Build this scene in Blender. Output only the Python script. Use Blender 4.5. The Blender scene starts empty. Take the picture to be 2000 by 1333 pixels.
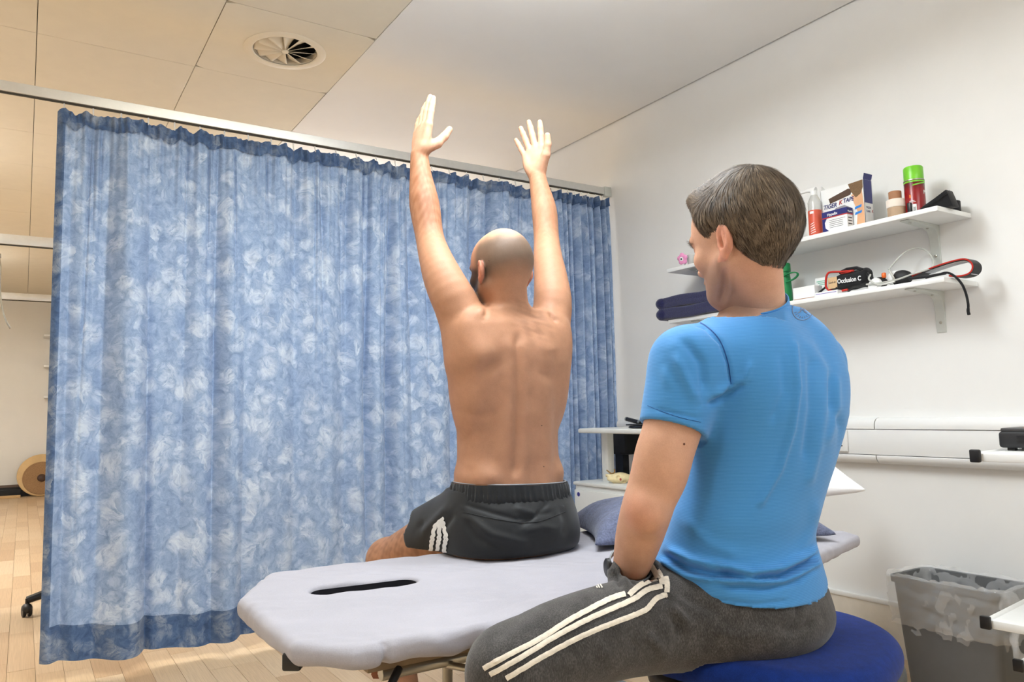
import bpy, bmesh, math, random
import numpy as np
from mathutils import Vector, Matrix

random.seed(7)
rng = np.random.default_rng(7)
SC = bpy.context.scene
COL = SC.collection
R_ = math.radians

# ------------------------------------------------------------------ camera
FPX, YAW, PITCH, ROLL, HC = 1488.06, R_(32.658), R_(5.2306), R_(-1.2496), 0.95
_f = np.array([math.sin(YAW)*math.cos(PITCH), math.cos(YAW)*math.cos(PITCH), math.sin(PITCH)])
_r0 = np.array([math.cos(YAW), -math.sin(YAW), 0.0])
_u0 = np.cross(_r0, _f)
_r = _r0*math.cos(ROLL) + _u0*math.sin(ROLL)
_u = -_r0*math.sin(ROLL) + _u0*math.cos(ROLL)
CAMP = np.array([0, 0, HC])
cam = bpy.data.cameras.new('camera')
cam.sensor_width = 36.0
cam.lens = FPX/2000*36.0
cam.clip_start = 0.02
camo = bpy.data.objects.new('camera', cam)
COL.objects.link(camo)
camo.matrix_world = Matrix(((_r[0], _u[0], -_f[0], 0), (_r[1], _u[1], -_f[1], 0), (_r[2], _u[2], -_f[2], HC), (0, 0, 0, 1)))
SC.camera = camo

# ------------------------------------------------------------------ light and exposure
SC.view_settings.view_transform = 'Standard'
SC.view_settings.look = 'None'
SC.view_settings.gamma = 1.0
SC.view_settings.use_curve_mapping = False
SC.view_settings.exposure = 0.0
world = bpy.data.worlds.new('World')
SC.world = world
world.use_nodes = True
world.node_tree.nodes['Background'].inputs[0].default_value = (0.9, 0.93, 1.0, 1)
world.node_tree.nodes['Background'].inputs[1].default_value = 0.12
# lamps out of view: (x, y, size x, size y, watt, colour)
LAMPS = [(0.98, 1.66, 1.20, 0.30, 35, (0.865, 0.94, 1.0)),
         (1.60, -0.45, 1.20, 0.30, 16, (0.865, 0.94, 1.0)),  # added fill from behind the viewer, right
         (-1.10, 0.60, 1.20, 0.30, 14, (0.865, 0.94, 1.0)),  # second added fill, behind the viewer on the left
         (-1.30, 5.30, 1.20, 0.30, 36, (0.93, 0.965, 1.0)),
         (-1.30, 8.90, 1.20, 0.30, 36, (0.93, 0.965, 1.0)),
         (1.80, 5.30, 1.20, 0.30, 38, (0.95, 0.97, 1.0))]
UPF = 0.90                               # share of upward light added to each fixture to brighten the ceiling
ZL = 2.34                                # made-up hanging height, leaving room for the upward lamps

XW, YC, ZC = 2.8, 3.296, 2.58          # right wall, curtain line, ceiling


def _d(px, py):
    return _f*FPX + _r*(px-1000) + _u*(666.5-py)


def AT(px, py, dep):                     # a point seen at (px, py), dep metres along the view axis
    d = _d(px, py)
    return CAMP + d/FPX*dep


def ON(px, py, axis, val):
    d = _d(px, py)
    return CAMP + d/d[axis]*(val-CAMP[axis])


def PROJ(p):
    v = np.asarray(p, float)-CAMP
    w = v@_f
    return 1000+FPX*(v@_r)/w, 666.5-FPX*(v@_u)/w, w


# ------------------------------------------------------------------ materials
def lin(c):
    c = c/255.0
    return c/12.92 if c <= 0.04045 else ((c+0.055)/1.055)**2.4


def C(r, g, b):
    return (lin(r), lin(g), lin(b), 1.0)


class NT:
    def __init__(s, name):
        s.m = bpy.data.materials.new(name)
        s.m.use_nodes = True
        s.t = s.m.node_tree
        s.n = s.t.nodes
        s.b = s.n['Principled BSDF']

    def new(s, typ, **kw):
        nd = s.n.new(typ)
        for k, v in kw.items():
            if k.startswith('i_'):
                key = k[2:].replace('_', ' ')
                nd.inputs[key].default_value = v
            else:
                setattr(nd, k, v)
        return nd

    def link(s, a, b):
        s.t.links.new(a, b)

    def ramp(s, fac, stops, interp='LINEAR'):
        r = s.n.new('ShaderNodeValToRGB')
        r.color_ramp.interpolation = interp
        e = r.color_ramp.elements
        while len(e) > 1:
            e.remove(e[0])
        e[0].position, e[0].color = stops[0]
        for p, c in stops[1:]:
            q = e.new(p)
            q.color = c
        s.link(fac, r.inputs[0])
        return r.outputs[0]

    def noise(s, scale, detail=3, rough=0.55, vec=None, dist=0.0):
        nd = s.new('ShaderNodeTexNoise')
        nd.inputs['Scale'].default_value = scale
        nd.inputs['Detail'].default_value = detail
        nd.inputs['Roughness'].default_value = rough
        nd.inputs['Distortion'].default_value = dist
        if vec is not None:
            s.link(vec, nd.inputs['Vector'])
        return nd.outputs['Fac']

    def coord(s, which='Object', scale=None, rot=None):
        tc = s.n.new('ShaderNodeTexCoord')
        o = tc.outputs[which]
        if scale or rot:
            mp = s.n.new('ShaderNodeMapping')
            if scale:
                mp.inputs['Scale'].default_value = scale
            if rot:
                mp.inputs['Rotation'].default_value = rot
            s.link(o, mp.inputs[0])
            o = mp.outputs[0]
        return o

    def mix(s, fac, a, b, mode='MIX'):
        m = s.n.new('ShaderNodeMix')
        m.data_type = 'RGBA'
        m.blend_type = mode
        for sock, v in ((m.inputs[0], fac), (m.inputs[6], a), (m.inputs[7], b)):
            if hasattr(v, 'is_linked'):
                s.link(v, sock)
            else:
                sock.default_value = v
        return m.outputs[2]

    def math(s, op, a, b=0.0):
        m = s.n.new('ShaderNodeMath')
        m.operation = op
        for sock, v in ((m.inputs[0], a), (m.inputs[1], b)):
            if hasattr(v, 'is_linked'):
                s.link(v, sock)
            else:
                sock.default_value = v
        return m.outputs[0]

    def bump(s, height, strength=0.3, dist=0.002):
        b = s.n.new('ShaderNodeBump')
        b.inputs['Strength'].default_value = strength
        b.inputs['Distance'].default_value = dist
        s.link(height, b.inputs['Height'])
        s.link(b.outputs[0], s.b.inputs['Normal'])

    def col(s, v):
        if hasattr(v, 'is_linked'):
            s.link(v, s.b.inputs['Base Color'])
        else:
            s.b.inputs['Base Color'].default_value = v


def plain(name, c, rough=0.5, metal=0.0, var=0.06, vscale=30, bump=0.0, bscale=200, spec=0.5):
    t = NT(name)
    co = t.coord()
    n = t.noise(vscale, 3, 0.6, co)
    dark = tuple(x*(1-var) for x in c[:3])+(1,)
    lite = tuple(min(1, x*(1+var)) for x in c[:3])+(1,)
    t.col(t.ramp(n, [(0.3, dark), (0.7, lite)]))
    t.b.inputs['Roughness'].default_value = rough
    t.b.inputs['Metallic'].default_value = metal
    t.b.inputs['Specular IOR Level'].default_value = spec
    if bump:
        t.bump(t.noise(bscale, 4, 0.6, co), bump, 0.002)
    return t.m


def cloth(name, c, rough=0.9, var=0.12, fine=500, bump=0.25, sheen=0.2, vscale=9):
    t = NT(name)
    co = t.coord()
    n = t.noise(vscale, 4, 0.6, co)
    f = t.noise(fine, 2, 0.5, co)
    k = t.math('ADD', t.math('MULTIPLY', n, 0.5), t.math('MULTIPLY', f, 0.5))
    dark = tuple(x*(1-var) for x in c[:3])+(1,)
    lite = tuple(min(1, x*(1+var)) for x in c[:3])+(1,)
    t.col(t.ramp(k, [(0.35, dark), (0.65, lite)]))
    t.b.inputs['Roughness'].default_value = rough
    t.b.inputs['Sheen Weight'].default_value = sheen
    t.b.inputs['Specular IOR Level'].default_value = 0.2
    t.bump(f, bump, 0.002)
    return t.m


M = {}


def m(name, *a, **k):
    if name not in M:
        M[name] = plain(name, *a, **k)
    return M[name]


# ------------------------------------------------------------------ objects
LOC = {}


def setp(o, label=None, cat=None, group=None, kind=None):
    for k, v in (('label', label), ('category', cat), ('group', group), ('kind', kind)):
        if v:
            o[k] = v
    return o


def thing(name, label, cat, loc=(0, 0, 0), group=None, kind=None):
    o = bpy.data.objects.new(name, None)
    o.empty_display_size = 0.05
    COL.objects.link(o)
    o.location = loc
    LOC[o] = Vector(loc)
    return setp(o, label, cat, group, kind)


def link(name, me, mat, parent=None):
    o = bpy.data.objects.new(name, me)
    COL.objects.link(o)
    if mat is not None and not me.materials:
        for q in (mat if isinstance(mat, (list, tuple)) else [mat]):
            me.materials.append(q)
    if parent is not None:
        o.parent = parent
        if parent in LOC:
            o.matrix_parent_inverse = Matrix.Translation(-LOC[parent])
    return o


def mesh_np(name, V, F, smooth=True):
    V = np.asarray(V, np.float32)
    F = np.asarray(F, np.int32)
    me = bpy.data.meshes.new(name)
    n, k = F.shape
    me.vertices.add(len(V))
    me.vertices.foreach_set('co', V.ravel())
    me.loops.add(n*k)
    me.loops.foreach_set('vertex_index', F.ravel())
    me.polygons.add(n)
    me.polygons.foreach_set('loop_start', np.arange(0, n*k, k, dtype=np.int32))
    me.polygons.foreach_set('loop_total', np.full(n, k, np.int32))
    if smooth:
        me.polygons.foreach_set('use_smooth', np.ones(n, bool))
    me.update(calc_edges=True)
    me.validate()
    return me


def frame_from(d):
    d = np.asarray(d, float)
    d = d/np.linalg.norm(d)
    a = np.array([0, 0, 1.0]) if abs(d[2]) < 0.9 else np.array([1.0, 0, 0])
    x = np.cross(a, d)
    x /= np.linalg.norm(x)
    y = np.cross(d, x)
    return x, y, d


class MB:
    def __init__(s):
        s.v, s.f = [], []

    def add(s, vs, fs):
        n = len(s.v)
        s.v += [tuple(float(q) for q in p) for p in vs]
        s.f += [tuple(i+n for i in f) for f in fs]
        return s

    def box(s, c, size, X=(1, 0, 0), Y=(0, 1, 0), Z=(0, 0, 1)):
        c, X, Y, Z = (np.asarray(q, float) for q in (c, X, Y, Z))
        a, b, d = (q/2 for q in size)
        vs = [c+X*i*a+Y*j*b+Z*k*d for k in (-1, 1) for j in (-1, 1) for i in (-1, 1)]
        return s.add(vs, [(0, 2, 3, 1), (4, 5, 7, 6), (0, 1, 5, 4), (2, 6, 7, 3), (0, 4, 6, 2), (1, 3, 7, 5)])

    def bb(s, x0, x1, y0, y1, z0, z1):
        return s.box(((x0+x1)/2, (y0+y1)/2, (z0+z1)/2), (abs(x1-x0), abs(y1-y0), abs(z1-z0)))

    def tube(s, pts, r, n=10, caps=True, closed=False, flat=None):
        pts = [np.asarray(p, float) for p in pts]
        N = len(pts)
        rr = r if hasattr(r, '__len__') else [r]*N
        x = None
        rings = []
        for i, p in enumerate(pts):
            if closed:
                d = pts[(i+1) % N]-pts[i-1]
            else:
                d = pts[min(i+1, N-1)]-pts[max(i-1, 0)]
            d = d/(np.linalg.norm(d)+1e-12)
            if x is None:
                x, y, _ = frame_from(d)
            else:
                x = x-d*(x@d)
                x /= np.linalg.norm(x)+1e-12
                y = np.cross(d, x)
            rings.append([p+(x*math.cos(2*math.pi*k/n)+y*math.sin(2*math.pi*k/n)*(flat or 1))*rr[i] for k in range(n)])
        vs = [q for g in rings for q in g]
        fs = []
        for i in range(N if closed else N-1):
            j = (i+1) % N
            for k in range(n):
                fs.append((i*n+k, i*n+(k+1) % n, j*n+(k+1) % n, j*n+k))
        if caps and not closed:
            fs.append(tuple(range(n-1, -1, -1)))
            fs.append(tuple((N-1)*n+k for k in range(n)))
        return s.add(vs, fs)

    def ribbon(s, pts, sides, w, th=0.0015, closed=False):
        # flat strip: pts, side vectors, width, thickness
        pts = [np.asarray(p, float) for p in pts]
        N = len(pts)
        vs = []
        for i, p in enumerate(pts):
            sd = np.asarray(sides[i] if isinstance(sides, list) else sides, float)
            sd = sd/np.linalg.norm(sd)
            d = pts[(i+1) % N]-pts[i-1] if closed else pts[min(i+1, N-1)]-pts[max(i-1, 0)]
            nrm = np.cross(sd, d)
            nrm /= np.linalg.norm(nrm)+1e-12
            vs += [p-sd*w/2-nrm*th/2, p+sd*w/2-nrm*th/2, p+sd*w/2+nrm*th/2, p-sd*w/2+nrm*th/2]
        fs = []
        for i in range(N if closed else N-1):
            a, b = i*4, ((i+1) % N)*4
            for k in range(4):
                fs.append((a+k, a+(k+1) % 4, b+(k+1) % 4, b+k))
        if not closed:
            fs += [(3, 2, 1, 0), tuple((N-1)*4+k for k in range(4))]
        return s.add(vs, fs)

    def lathe(s, c, prof, n=32, axis=(0, 0, 1), cap=True):
        x, y, z = frame_from(axis)
        c = np.asarray(c, float)
        vs, fs = [], []
        for (r, h) in prof:
            for k in range(n):
                a = 2*math.pi*k/n
                vs.append(c+z*h+(x*math.cos(a)+y*math.sin(a))*r)
        for i in range(len(prof)-1):
            for k in range(n):
                fs.append((i*n+k, i*n+(k+1) % n, (i+1)*n+(k+1) % n, (i+1)*n+k))
        if cap:
            fs.append(tuple(range(n-1, -1, -1)))
            fs.append(tuple((len(prof)-1)*n+k for k in range(n)))
        return s.add(vs, fs)

    def prism(s, poly, o, U, V, W, th):
        o, U, V, W = (np.asarray(q, float) for q in (o, U, V, W))
        n = len(poly)
        vs = [o+U*a+V*b for a, b in poly]+[o+U*a+V*b+W*th for a, b in poly]
        fs = [tuple(range(n-1, -1, -1)), tuple(range(n, 2*n))]+[(i, (i+1) % n, n+(i+1) % n, n+i) for i in range(n)]
        return s.add(vs, fs)

    def sphere(s, c, r, n=16, k=10, X=(1, 0, 0), Y=(0, 1, 0), Z=(0, 0, 1)):
        c, X, Y, Z = (np.asarray(q, float) for q in (c, X, Y, Z))
        r = r if hasattr(r, '__len__') else (r, r, r)
        vs, fs = [c-Z*r[2]], []
        for i in range(1, k):
            t = -math.pi/2+math.pi*i/k
            for j in range(n):
                a = 2*math.pi*j/n
                vs.append(c+X*r[0]*math.cos(t)*math.cos(a)+Y*r[1]*math.cos(t)*math.sin(a)+Z*r[2]*math.sin(t))
        vs.append(c+Z*r[2])
        for j in range(n):
            fs.append((0, 1+(j+1) % n, 1+j))
            fs.append((len(vs)-1, 1+(k-2)*n+j, 1+(k-2)*n+(j+1) % n))
        for i in range(k-2):
            for j in range(n):
                fs.append((1+i*n+j, 1+i*n+(j+1) % n, 1+(i+1)*n+(j+1) % n, 1+(i+1)*n+j))
        return s.add(vs, fs)

    def build(s, name, mat, parent=None, smooth=False, bevel=0.0, seg=2):
        me = bpy.data.meshes.new(name)
        me.from_pydata(s.v, [], s.f)
        bm = bmesh.new()
        bm.from_mesh(me)
        bmesh.ops.recalc_face_normals(bm, faces=bm.faces)
        if bevel:
            es = [e for e in bm.edges if len(e.link_faces) == 2 and e.calc_face_angle(0) > 0.6]
            bmesh.ops.bevel(bm, geom=es, offset=bevel, segments=seg, affect='EDGES', profile=0.5, clamp_overlap=True)
        if smooth or bevel:
            for f in bm.faces:
                f.smooth = True
            for e in bm.edges:
                if len(e.link_faces) == 2 and e.calc_face_angle(0) > (0.7 if smooth else 0.45):
                    e.smooth = False
        bm.to_mesh(me)
        bm.free()
        return link(name, me, mat, parent)


def text(name, s, o, U, V, size, mat, parent, align='LEFT', thick=0.0004, shear=0.0, wscale=1.0, bold=0.0):
    o, U, V = (Vector(q) for q in (o, U, V))
    U.normalize()
    V.normalize()
    W = U.cross(V)
    cu = bpy.data.curves.new(name, 'FONT')
    cu.body = s
    cu.size = size
    cu.align_x = align
    cu.extrude = thick/2
    cu.shear = shear
    cu.offset = bold
    cu.resolution_u = 3
    t = bpy.data.objects.new(name, cu)
    COL.objects.link(t)
    me = bpy.data.meshes.new_from_object(t)
    bpy.data.objects.remove(t)
    mw = Matrix(((U.x*wscale, V.x, W.x, o.x), (U.y*wscale, V.y, W.y, o.y), (U.z*wscale, V.z, W.z, o.z), (0, 0, 0, 1)))
    me.transform(mw)
    me.materials.clear()
    return link(name, me, mat, parent)


# ------------------------------------------------------------------ implicit surfaces (smooth unions meshed by surface nets)
def smin(a, b, k):
    if k <= 0:
        return np.minimum(a, b)
    h = np.maximum(k-np.abs(a-b), 0)/k
    return np.minimum(a, b)-h*h*k*0.25


class Field:
    def __init__(s, lo, hi, h):
        s.lo = np.asarray(lo, np.float32)
        s.h = h
        s.n = np.ceil((np.asarray(hi)-s.lo)/h).astype(int)+1
        s.d = np.full(s.n, 1.0, np.float32)
        s.ax = [(s.lo[i]+h*np.arange(s.n[i])).astype(np.float32) for i in range(3)]

    def win(s, lo, hi):
        i0 = np.clip(np.floor((np.asarray(lo)-s.lo)/s.h).astype(int), 0, s.n-1)
        i1 = np.clip(np.ceil((np.asarray(hi)-s.lo)/s.h).astype(int)+1, 1, s.n)
        sl = tuple(slice(a, max(a+1, b)) for a, b in zip(i0, i1))
        x = s.ax[0][sl[0]][:, None, None]
        y = s.ax[1][sl[1]][None, :, None]
        z = s.ax[2][sl[2]][None, None, :]
        return sl, x, y, z

    def put(s, sl, v, k, sub=False):
        if sub:
            s.d[sl] = -smin(-s.d[sl], v, k)
        else:
            s.d[sl] = smin(s.d[sl], v, k)

    def cone(s, a, b, ra, rb, k=0.02, flat=None, sub=False, mg=0.05):
        a = np.asarray(a, np.float32)
        b = np.asarray(b, np.float32)
        r = max(ra, rb)*(max(1, flat[1]) if flat else 1)+mg
        sl, x, y, z = s.win(np.minimum(a, b)-r, np.maximum(a, b)+r)
        ab = b-a
        L = float(ab@ab)+1e-12
        t = np.clip(((x-a[0])*ab[0]+(y-a[1])*ab[1]+(z-a[2])*ab[2])/L, 0, 1)
        ox, oy, oz = x-a[0]-t*ab[0], y-a[1]-t*ab[1], z-a[2]-t*ab[2]
        q = ox*ox+oy*oy+oz*oz
        if flat:
            n = np.asarray(flat[0], np.float32)
            n = n/np.linalg.norm(n)
            w = ox*n[0]+oy*n[1]+oz*n[2]
            q = q+w*w*(1/flat[1]**2-1)
        rr = ra+(rb-ra)*t
        s.put(sl, np.sqrt(q)-rr, k, sub)

    def path(s, pts, rs, k=0.02, flat=None, sub=False, n=4, mg=0.05):
        # one smooth limb through the points, no bulges at the joints
        P = np.concatenate([np.asarray(pts, float), np.asarray(rs, float)[:, None]], 1)
        Q = []
        for i in range(len(P)-1):
            p0, p1, p2, p3 = P[max(i-1, 0)], P[i], P[i+1], P[min(i+2, len(P)-1)]
            for j in range(n):
                t = j/n
                Q.append(.5*((2*p1)+(-p0+p2)*t+(2*p0-5*p1+4*p2-p3)*t*t+(-p0+3*p1-3*p2+p3)*t**3))
        Q.append(P[-1])
        Q = np.array(Q)
        r = Q[:, 3].max()+mg
        sl, x, y, z = s.win(Q[:, :3].min(0)-r, Q[:, :3].max(0)+r)
        out = None
        for q0, q1 in zip(Q[:-1], Q[1:]):
            a, ab = q0[:3].astype(np.float32), (q1-q0)[:3].astype(np.float32)
            L = float(ab@ab)+1e-12
            t = np.clip(((x-a[0])*ab[0]+(y-a[1])*ab[1]+(z-a[2])*ab[2])/L, 0, 1)
            ox, oy, oz = x-a[0]-t*ab[0], y-a[1]-t*ab[1], z-a[2]-t*ab[2]
            q = ox*ox+oy*oy+oz*oz
            if flat:
                nn = np.asarray(flat[0], np.float32)
                nn = nn/np.linalg.norm(nn)
                w = ox*nn[0]+oy*nn[1]+oz*nn[2]
                q = q+w*w*(1/flat[1]**2-1)
            d = np.sqrt(q)-(q0[3]+(q1[3]-q0[3])*t)
            out = d if out is None else np.minimum(out, d)
        s.put(sl, out, k, sub)

    def ell(s, c, r, X=(1, 0, 0), Y=(0, 1, 0), Z=(0, 0, 1), k=0.02, sub=False, mg=0.05):
        c = np.asarray(c, np.float32)
        A = [np.asarray(q, np.float32)/np.linalg.norm(q) for q in (X, Y, Z)]
        ext = np.sqrt(sum((a*q)**2 for a, q in zip(A, r)))+mg
        sl, x, y, z = s.win(c-ext, c+ext)
        x, y, z = x-c[0], y-c[1], z-c[2]
        k0 = k1 = 0
        for a, q in zip(A, r):
            w = x*a[0]+y*a[1]+z*a[2]
            k0 = k0+(w/q)**2
            k1 = k1+(w/(q*q))**2
        k0 = np.sqrt(k0)
        k1 = np.sqrt(k1)+1e-9
        s.put(sl, k0*(k0-1)/k1, k, sub)

    def loft(s, secs, X, Y, k=0.02, p=2.0, mg=0.06):
        # secs: (centre, rx, ry); elliptic sections square to Z = X x Y, blended by a smooth curve
        X = np.asarray(X, np.float32)
        Y = np.asarray(Y, np.float32)
        Z = np.cross(X, Y)
        T = np.array([[c@X, c@Y, c@Z, a, b] for c, a, b in ((np.asarray(c, float), a, b) for c, a, b in secs)])
        T = T[np.argsort(T[:, 2])]
        Q = []
        for i in range(len(T)-1):
            p0, p1, p2, p3 = T[max(i-1, 0)], T[i], T[i+1], T[min(i+2, len(T)-1)]
            for j in range(8):
                t = j/8
                q = .5*((2*p1)+(-p0+p2)*t+(2*p0-5*p1+4*p2-p3)*t*t+(-p0+3*p1-3*p2+p3)*t**3)
                q[2] = p1[2]+(p2[2]-p1[2])*t
                Q.append(q)
        Q.append(T[-1])
        Q = np.array(Q, np.float32)
        C3 = np.array([np.asarray(c, float) for c, _, _ in secs])
        r = T[:, 3:].max()+mg
        sl, x, y, z = s.win(C3.min(0)-r, C3.max(0)+r)
        w = x*Z[0]+y*Z[1]+z*Z[2]
        g = lambda i: np.interp(w, Q[:, 2], Q[:, i]).astype(np.float32)
        ra, rb = g(3), g(4)
        u = x*X[0]+y*X[1]+z*X[2]-g(0)
        v = x*Y[0]+y*Y[1]+z*Y[2]-g(1)
        if p == 2.0:
            q = np.sqrt((u/ra)**2+(v/rb)**2)
        else:
            q = (np.abs(u/ra)**p+np.abs(v/rb)**p)**(1/p)
        dd = (q-1)*np.minimum(ra, rb)
        e = np.maximum(np.maximum(Q[0, 2]-w, w-Q[-1, 2]), 0)
        dd = np.where(e > 0, np.sqrt(np.maximum(dd, 0)**2+e*e)+np.minimum(dd, 0)*(e <= 0), dd)
        s.put(sl, dd, k)

    def fn(s, f, lo=None, hi=None):
        sl, x, y, z = s.win(s.lo if lo is None else lo, (s.lo+s.h*s.n) if hi is None else hi)
        s.d[sl] = f(s.d[sl], x, y, z)

    def mesh(s):
        d = s.d
        ins = d < 0
        nx, ny, nz = d.shape
        cnt = np.zeros((nx-1, ny-1, nz-1), np.uint8)
        for a in (0, 1):
            for b in (0, 1):
                for c in (0, 1):
                    cnt += ins[a:nx-1+a, b:ny-1+b, c:nz-1+c]
        I, J, K = np.nonzero((cnt > 0) & (cnt < 8))
        idx = np.full(cnt.shape, -1, np.int32)
        idx[I, J, K] = np.arange(len(I))
        pos = np.zeros((len(I), 3), np.float32)
        num = np.zeros(len(I), np.float32)
        cs = [(a, b, c) for a in (0, 1) for b in (0, 1) for c in (0, 1)]
        val = {c: d[I+c[0], J+c[1], K+c[2]] for c in cs}
        for c in cs:
            for ax in range(3):
                if c[ax] == 0:
                    e = list(c)
                    e[ax] = 1
                    e = tuple(e)
                    va, vb = val[c], val[e]
                    cr = (va < 0) != (vb < 0)
                    t = np.where(cr, va/np.where(cr, va-vb, 1), 0)
                    q = np.array(c, np.float32)[None, :].repeat(len(I), 0)
                    q[:, ax] += t
                    pos += q*cr[:, None]
                    num += cr
        V = s.lo+s.h*(pos/num[:, None]+np.stack([I, J, K], 1))
        F = []
        for ax in range(3):
            o1, o2 = (ax+1) % 3, (ax+2) % 3
            sa = [slice(None)]*3
            sb = [slice(None)]*3
            sa[ax] = slice(0, -1)
            sb[ax] = slice(1, None)
            A, B = ins[tuple(sa)], ins[tuple(sb)]
            ch = A != B
            g = list(np.nonzero(ch))
            ok = (g[o1] > 0) & (g[o2] > 0) & (g[o1] < d.shape[o1]-1) & (g[o2] < d.shape[o2]-1)
            g = [q[ok] for q in g]
            flip = A[tuple(g)]

            def cell(i, j):
                q = list(g)
                q[o1] = q[o1]+i
                q[o2] = q[o2]+j
                return idx[tuple(q)]
            f = np.stack([cell(-1, -1), cell(0, -1), cell(0, 0), cell(-1, 0)], 1)
            f[~flip] = f[~flip][:, ::-1]
            F.append(f)
        F = np.concatenate(F)
        F = F[(F >= 0).all(1)]
        return V, F


def relax(V, F, it=2, lam=0.5):
    for _ in range(it):
        for l in (lam, -lam*1.04):
            acc = np.zeros_like(V)
            n = np.zeros(len(V), np.float32)
            for i in range(4):
                a, b = F[:, i], F[:, (i+1) % 4]
                for q in range(3):
                    acc[:, q] += np.bincount(a, V[b, q], len(V)).astype(np.float32)
                n += np.bincount(a, minlength=len(V))
            V = V+l*(acc/np.maximum(n, 1)[:, None]-V)
    return V


def fmesh(name, fld, mat, parent=None, sm=2):
    V, F = fld.mesh()
    if sm:
        V = relax(V, F, sm)
    me = mesh_np(name, V, F)
    o = link(name, me, mat, parent)
    return o, V


def setcol(o, colr, name='Col'):
    a = o.data.color_attributes.new(name, 'FLOAT_COLOR', 'POINT')
    c = np.ones((len(o.data.vertices), 4), np.float32)
    c[:, :3] = colr
    a.data.foreach_set('color', c.ravel())


def vnoise(P, scale, seed=0):
    """cheap smooth pseudo-noise from sines, -1..1"""
    r = np.random.default_rng(seed)
    out = 0
    for i in range(6):
        k = r.normal(size=3)
        k = k/np.linalg.norm(k)*scale*(0.6+0.3*i)
        out = out+np.sin(P[..., 0]*k[0]+P[..., 1]*k[1]+P[..., 2]*k[2]+r.uniform(0, 6.28))
    return out/6*1.6


def sstep(a, b, x):
    t = np.clip((x-a)/(b-a), 0, 1)
    return t*t*(3-2*t)
# ================================================================== the room
X0, Y0, YF = -2.6, -1.3, 11.7
SHOWN = lambda px, py: -40 < px < 2040 and -40 < py < 1380

wall_m = plain('wall_paint', C(236, 235, 232), 0.6, var=0.012, vscale=6, bump=0.06, bscale=350)
far_m = plain('far_wall_paint', C(236, 232, 224), 0.65, var=0.015, vscale=5, bump=0.05)
plaster_m = plain('plasterboard_ceiling', C(238, 236, 232), 0.8, var=0.012, vscale=4, bump=0.04)
tile_m = plain('ceiling_tile_board', C(226, 217, 198), 0.85, var=0.02, vscale=9, bump=0.12, bscale=260)
dark_m = plain('shadow_gap', C(70, 66, 58), 0.9)
white_m = plain('white_laminate', C(236, 236, 233), 0.42, var=0.012, vscale=14)
pvc_m = plain('white_pvc', C(232, 232, 230), 0.35, var=0.01, vscale=12)
skirt_m = plain('skirting_board', C(230, 223, 210), 0.6, var=0.05, vscale=14, bump=0.05)
black_m = plain('black_plastic', C(24, 24, 26), 0.4, var=0.1)
alu_m = plain('brushed_aluminium', C(220, 220, 218), 0.30, 0.55, var=0.03, vscale=40)
steel_m = plain('steel_tube', C(172, 170, 160), 0.3, 0.9, var=0.05)
grey_metal = plain('grey_painted_steel', C(206, 209, 203), 0.5, 0.1, var=0.02)

setp(MB().bb(XW, XW+0.12, Y0, YF, 0, ZC+0.1).build('wall_right', wall_m), 'plain white painted wall carrying the two shelves and the trunking', None, None, 'structure')
setp(MB().bb(X0-0.12, XW+0.12, YF, YF+0.12, 0, ZC+0.1).build('wall_far', far_m), 'cream wall at the far end beyond the curtain', None, None, 'structure')
setp(MB().bb(X0-0.12, X0, Y0, YF, 0, ZC+0.1).build('wall_left', wall_m), 'white wall on the left side of the room', None, None, 'structure')
setp(MB().bb(X0-0.12, XW+0.12, Y0-0.12, Y0, 0, ZC+0.1).build('wall_rear', wall_m), 'white wall on the near side of the room', None, None, 'structure')

# --- ceiling: slab, plain plasterboard field on the right, lay-in tiles on the left
ceil_o = setp(MB().bb(X0, XW, Y0, YF, ZC+0.06, ZC+0.12).build('ceiling', dark_m), 'ceiling with cream lay-in tiles and a plain white plasterboard field', None, None, 'structure')
XT = [1.25-0.626*i for i in range(0, 8)]
YT = [2.995-0.662*6+0.662*i for i in range(0, 22)]
pb = MB().bb(1.262, XW-0.012, Y0, YF, ZC, ZC+0.05)
pb.build('plasterboard_field', plaster_m, ceil_o)
MB().bb(1.2505, 1.262, Y0, YF, ZC-0.002, ZC+0.03).build('edge_trim', plaster_m, ceil_o)
tme = None
for i in range(len(XT)-1):
    for j in range(len(YT)-1):
        if YT[j+1] > YF:
            continue
        if XT[i+1] < 0.94 < XT[i] and YT[j] < 3.30 < YT[j+1]:
            # the tile cut out for the air vent
            hv, hf2 = [], []
            cx_, cy_ = (XT[i]+XT[i+1])/2, (YT[j]+YT[j+1])/2
            for zz in (ZC, ZC+.032):
                for k in range(64):
                    a_ = 2*math.pi*k/64
                    c_, s_ = math.cos(a_), math.sin(a_)
                    hv.append((0.94+.150*c_, 3.30+.150*s_, zz))
                    mx_ = max(abs(c_)/.3117, abs(s_)/.330)
                    hv.append((cx_+c_/mx_, cy_+s_/mx_, zz))
            for k in range(64):
                n_ = (k+1) % 64
                hf2 += [(2*k, 2*n_, 2*n_+1, 2*k+1), (128+2*k, 128+2*k+1, 128+2*n_+1, 128+2*n_), (2*k, 128+2*k, 128+2*n_, 2*n_), (2*k+1, 2*n_+1, 128+2*n_+1, 128+2*k+1)]
            MB().add(hv, hf2).build('ceiling_tile', tile_m, ceil_o)
            continue
        if tme is None:
            tb = MB().box((0, 0, 0.016), (0.6235, 0.6600, 0.032)).build('ceiling_tile', tile_m, ceil_o, bevel=0.002, seg=1)
            tme = tb.data
        else:
            tb = link('ceiling_tile', tme, None, ceil_o)
        tb.location = ((XT[i]+XT[i+1])/2, (YT[j]+YT[j+1])/2, ZC+random.uniform(0, 0.0012))

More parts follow.
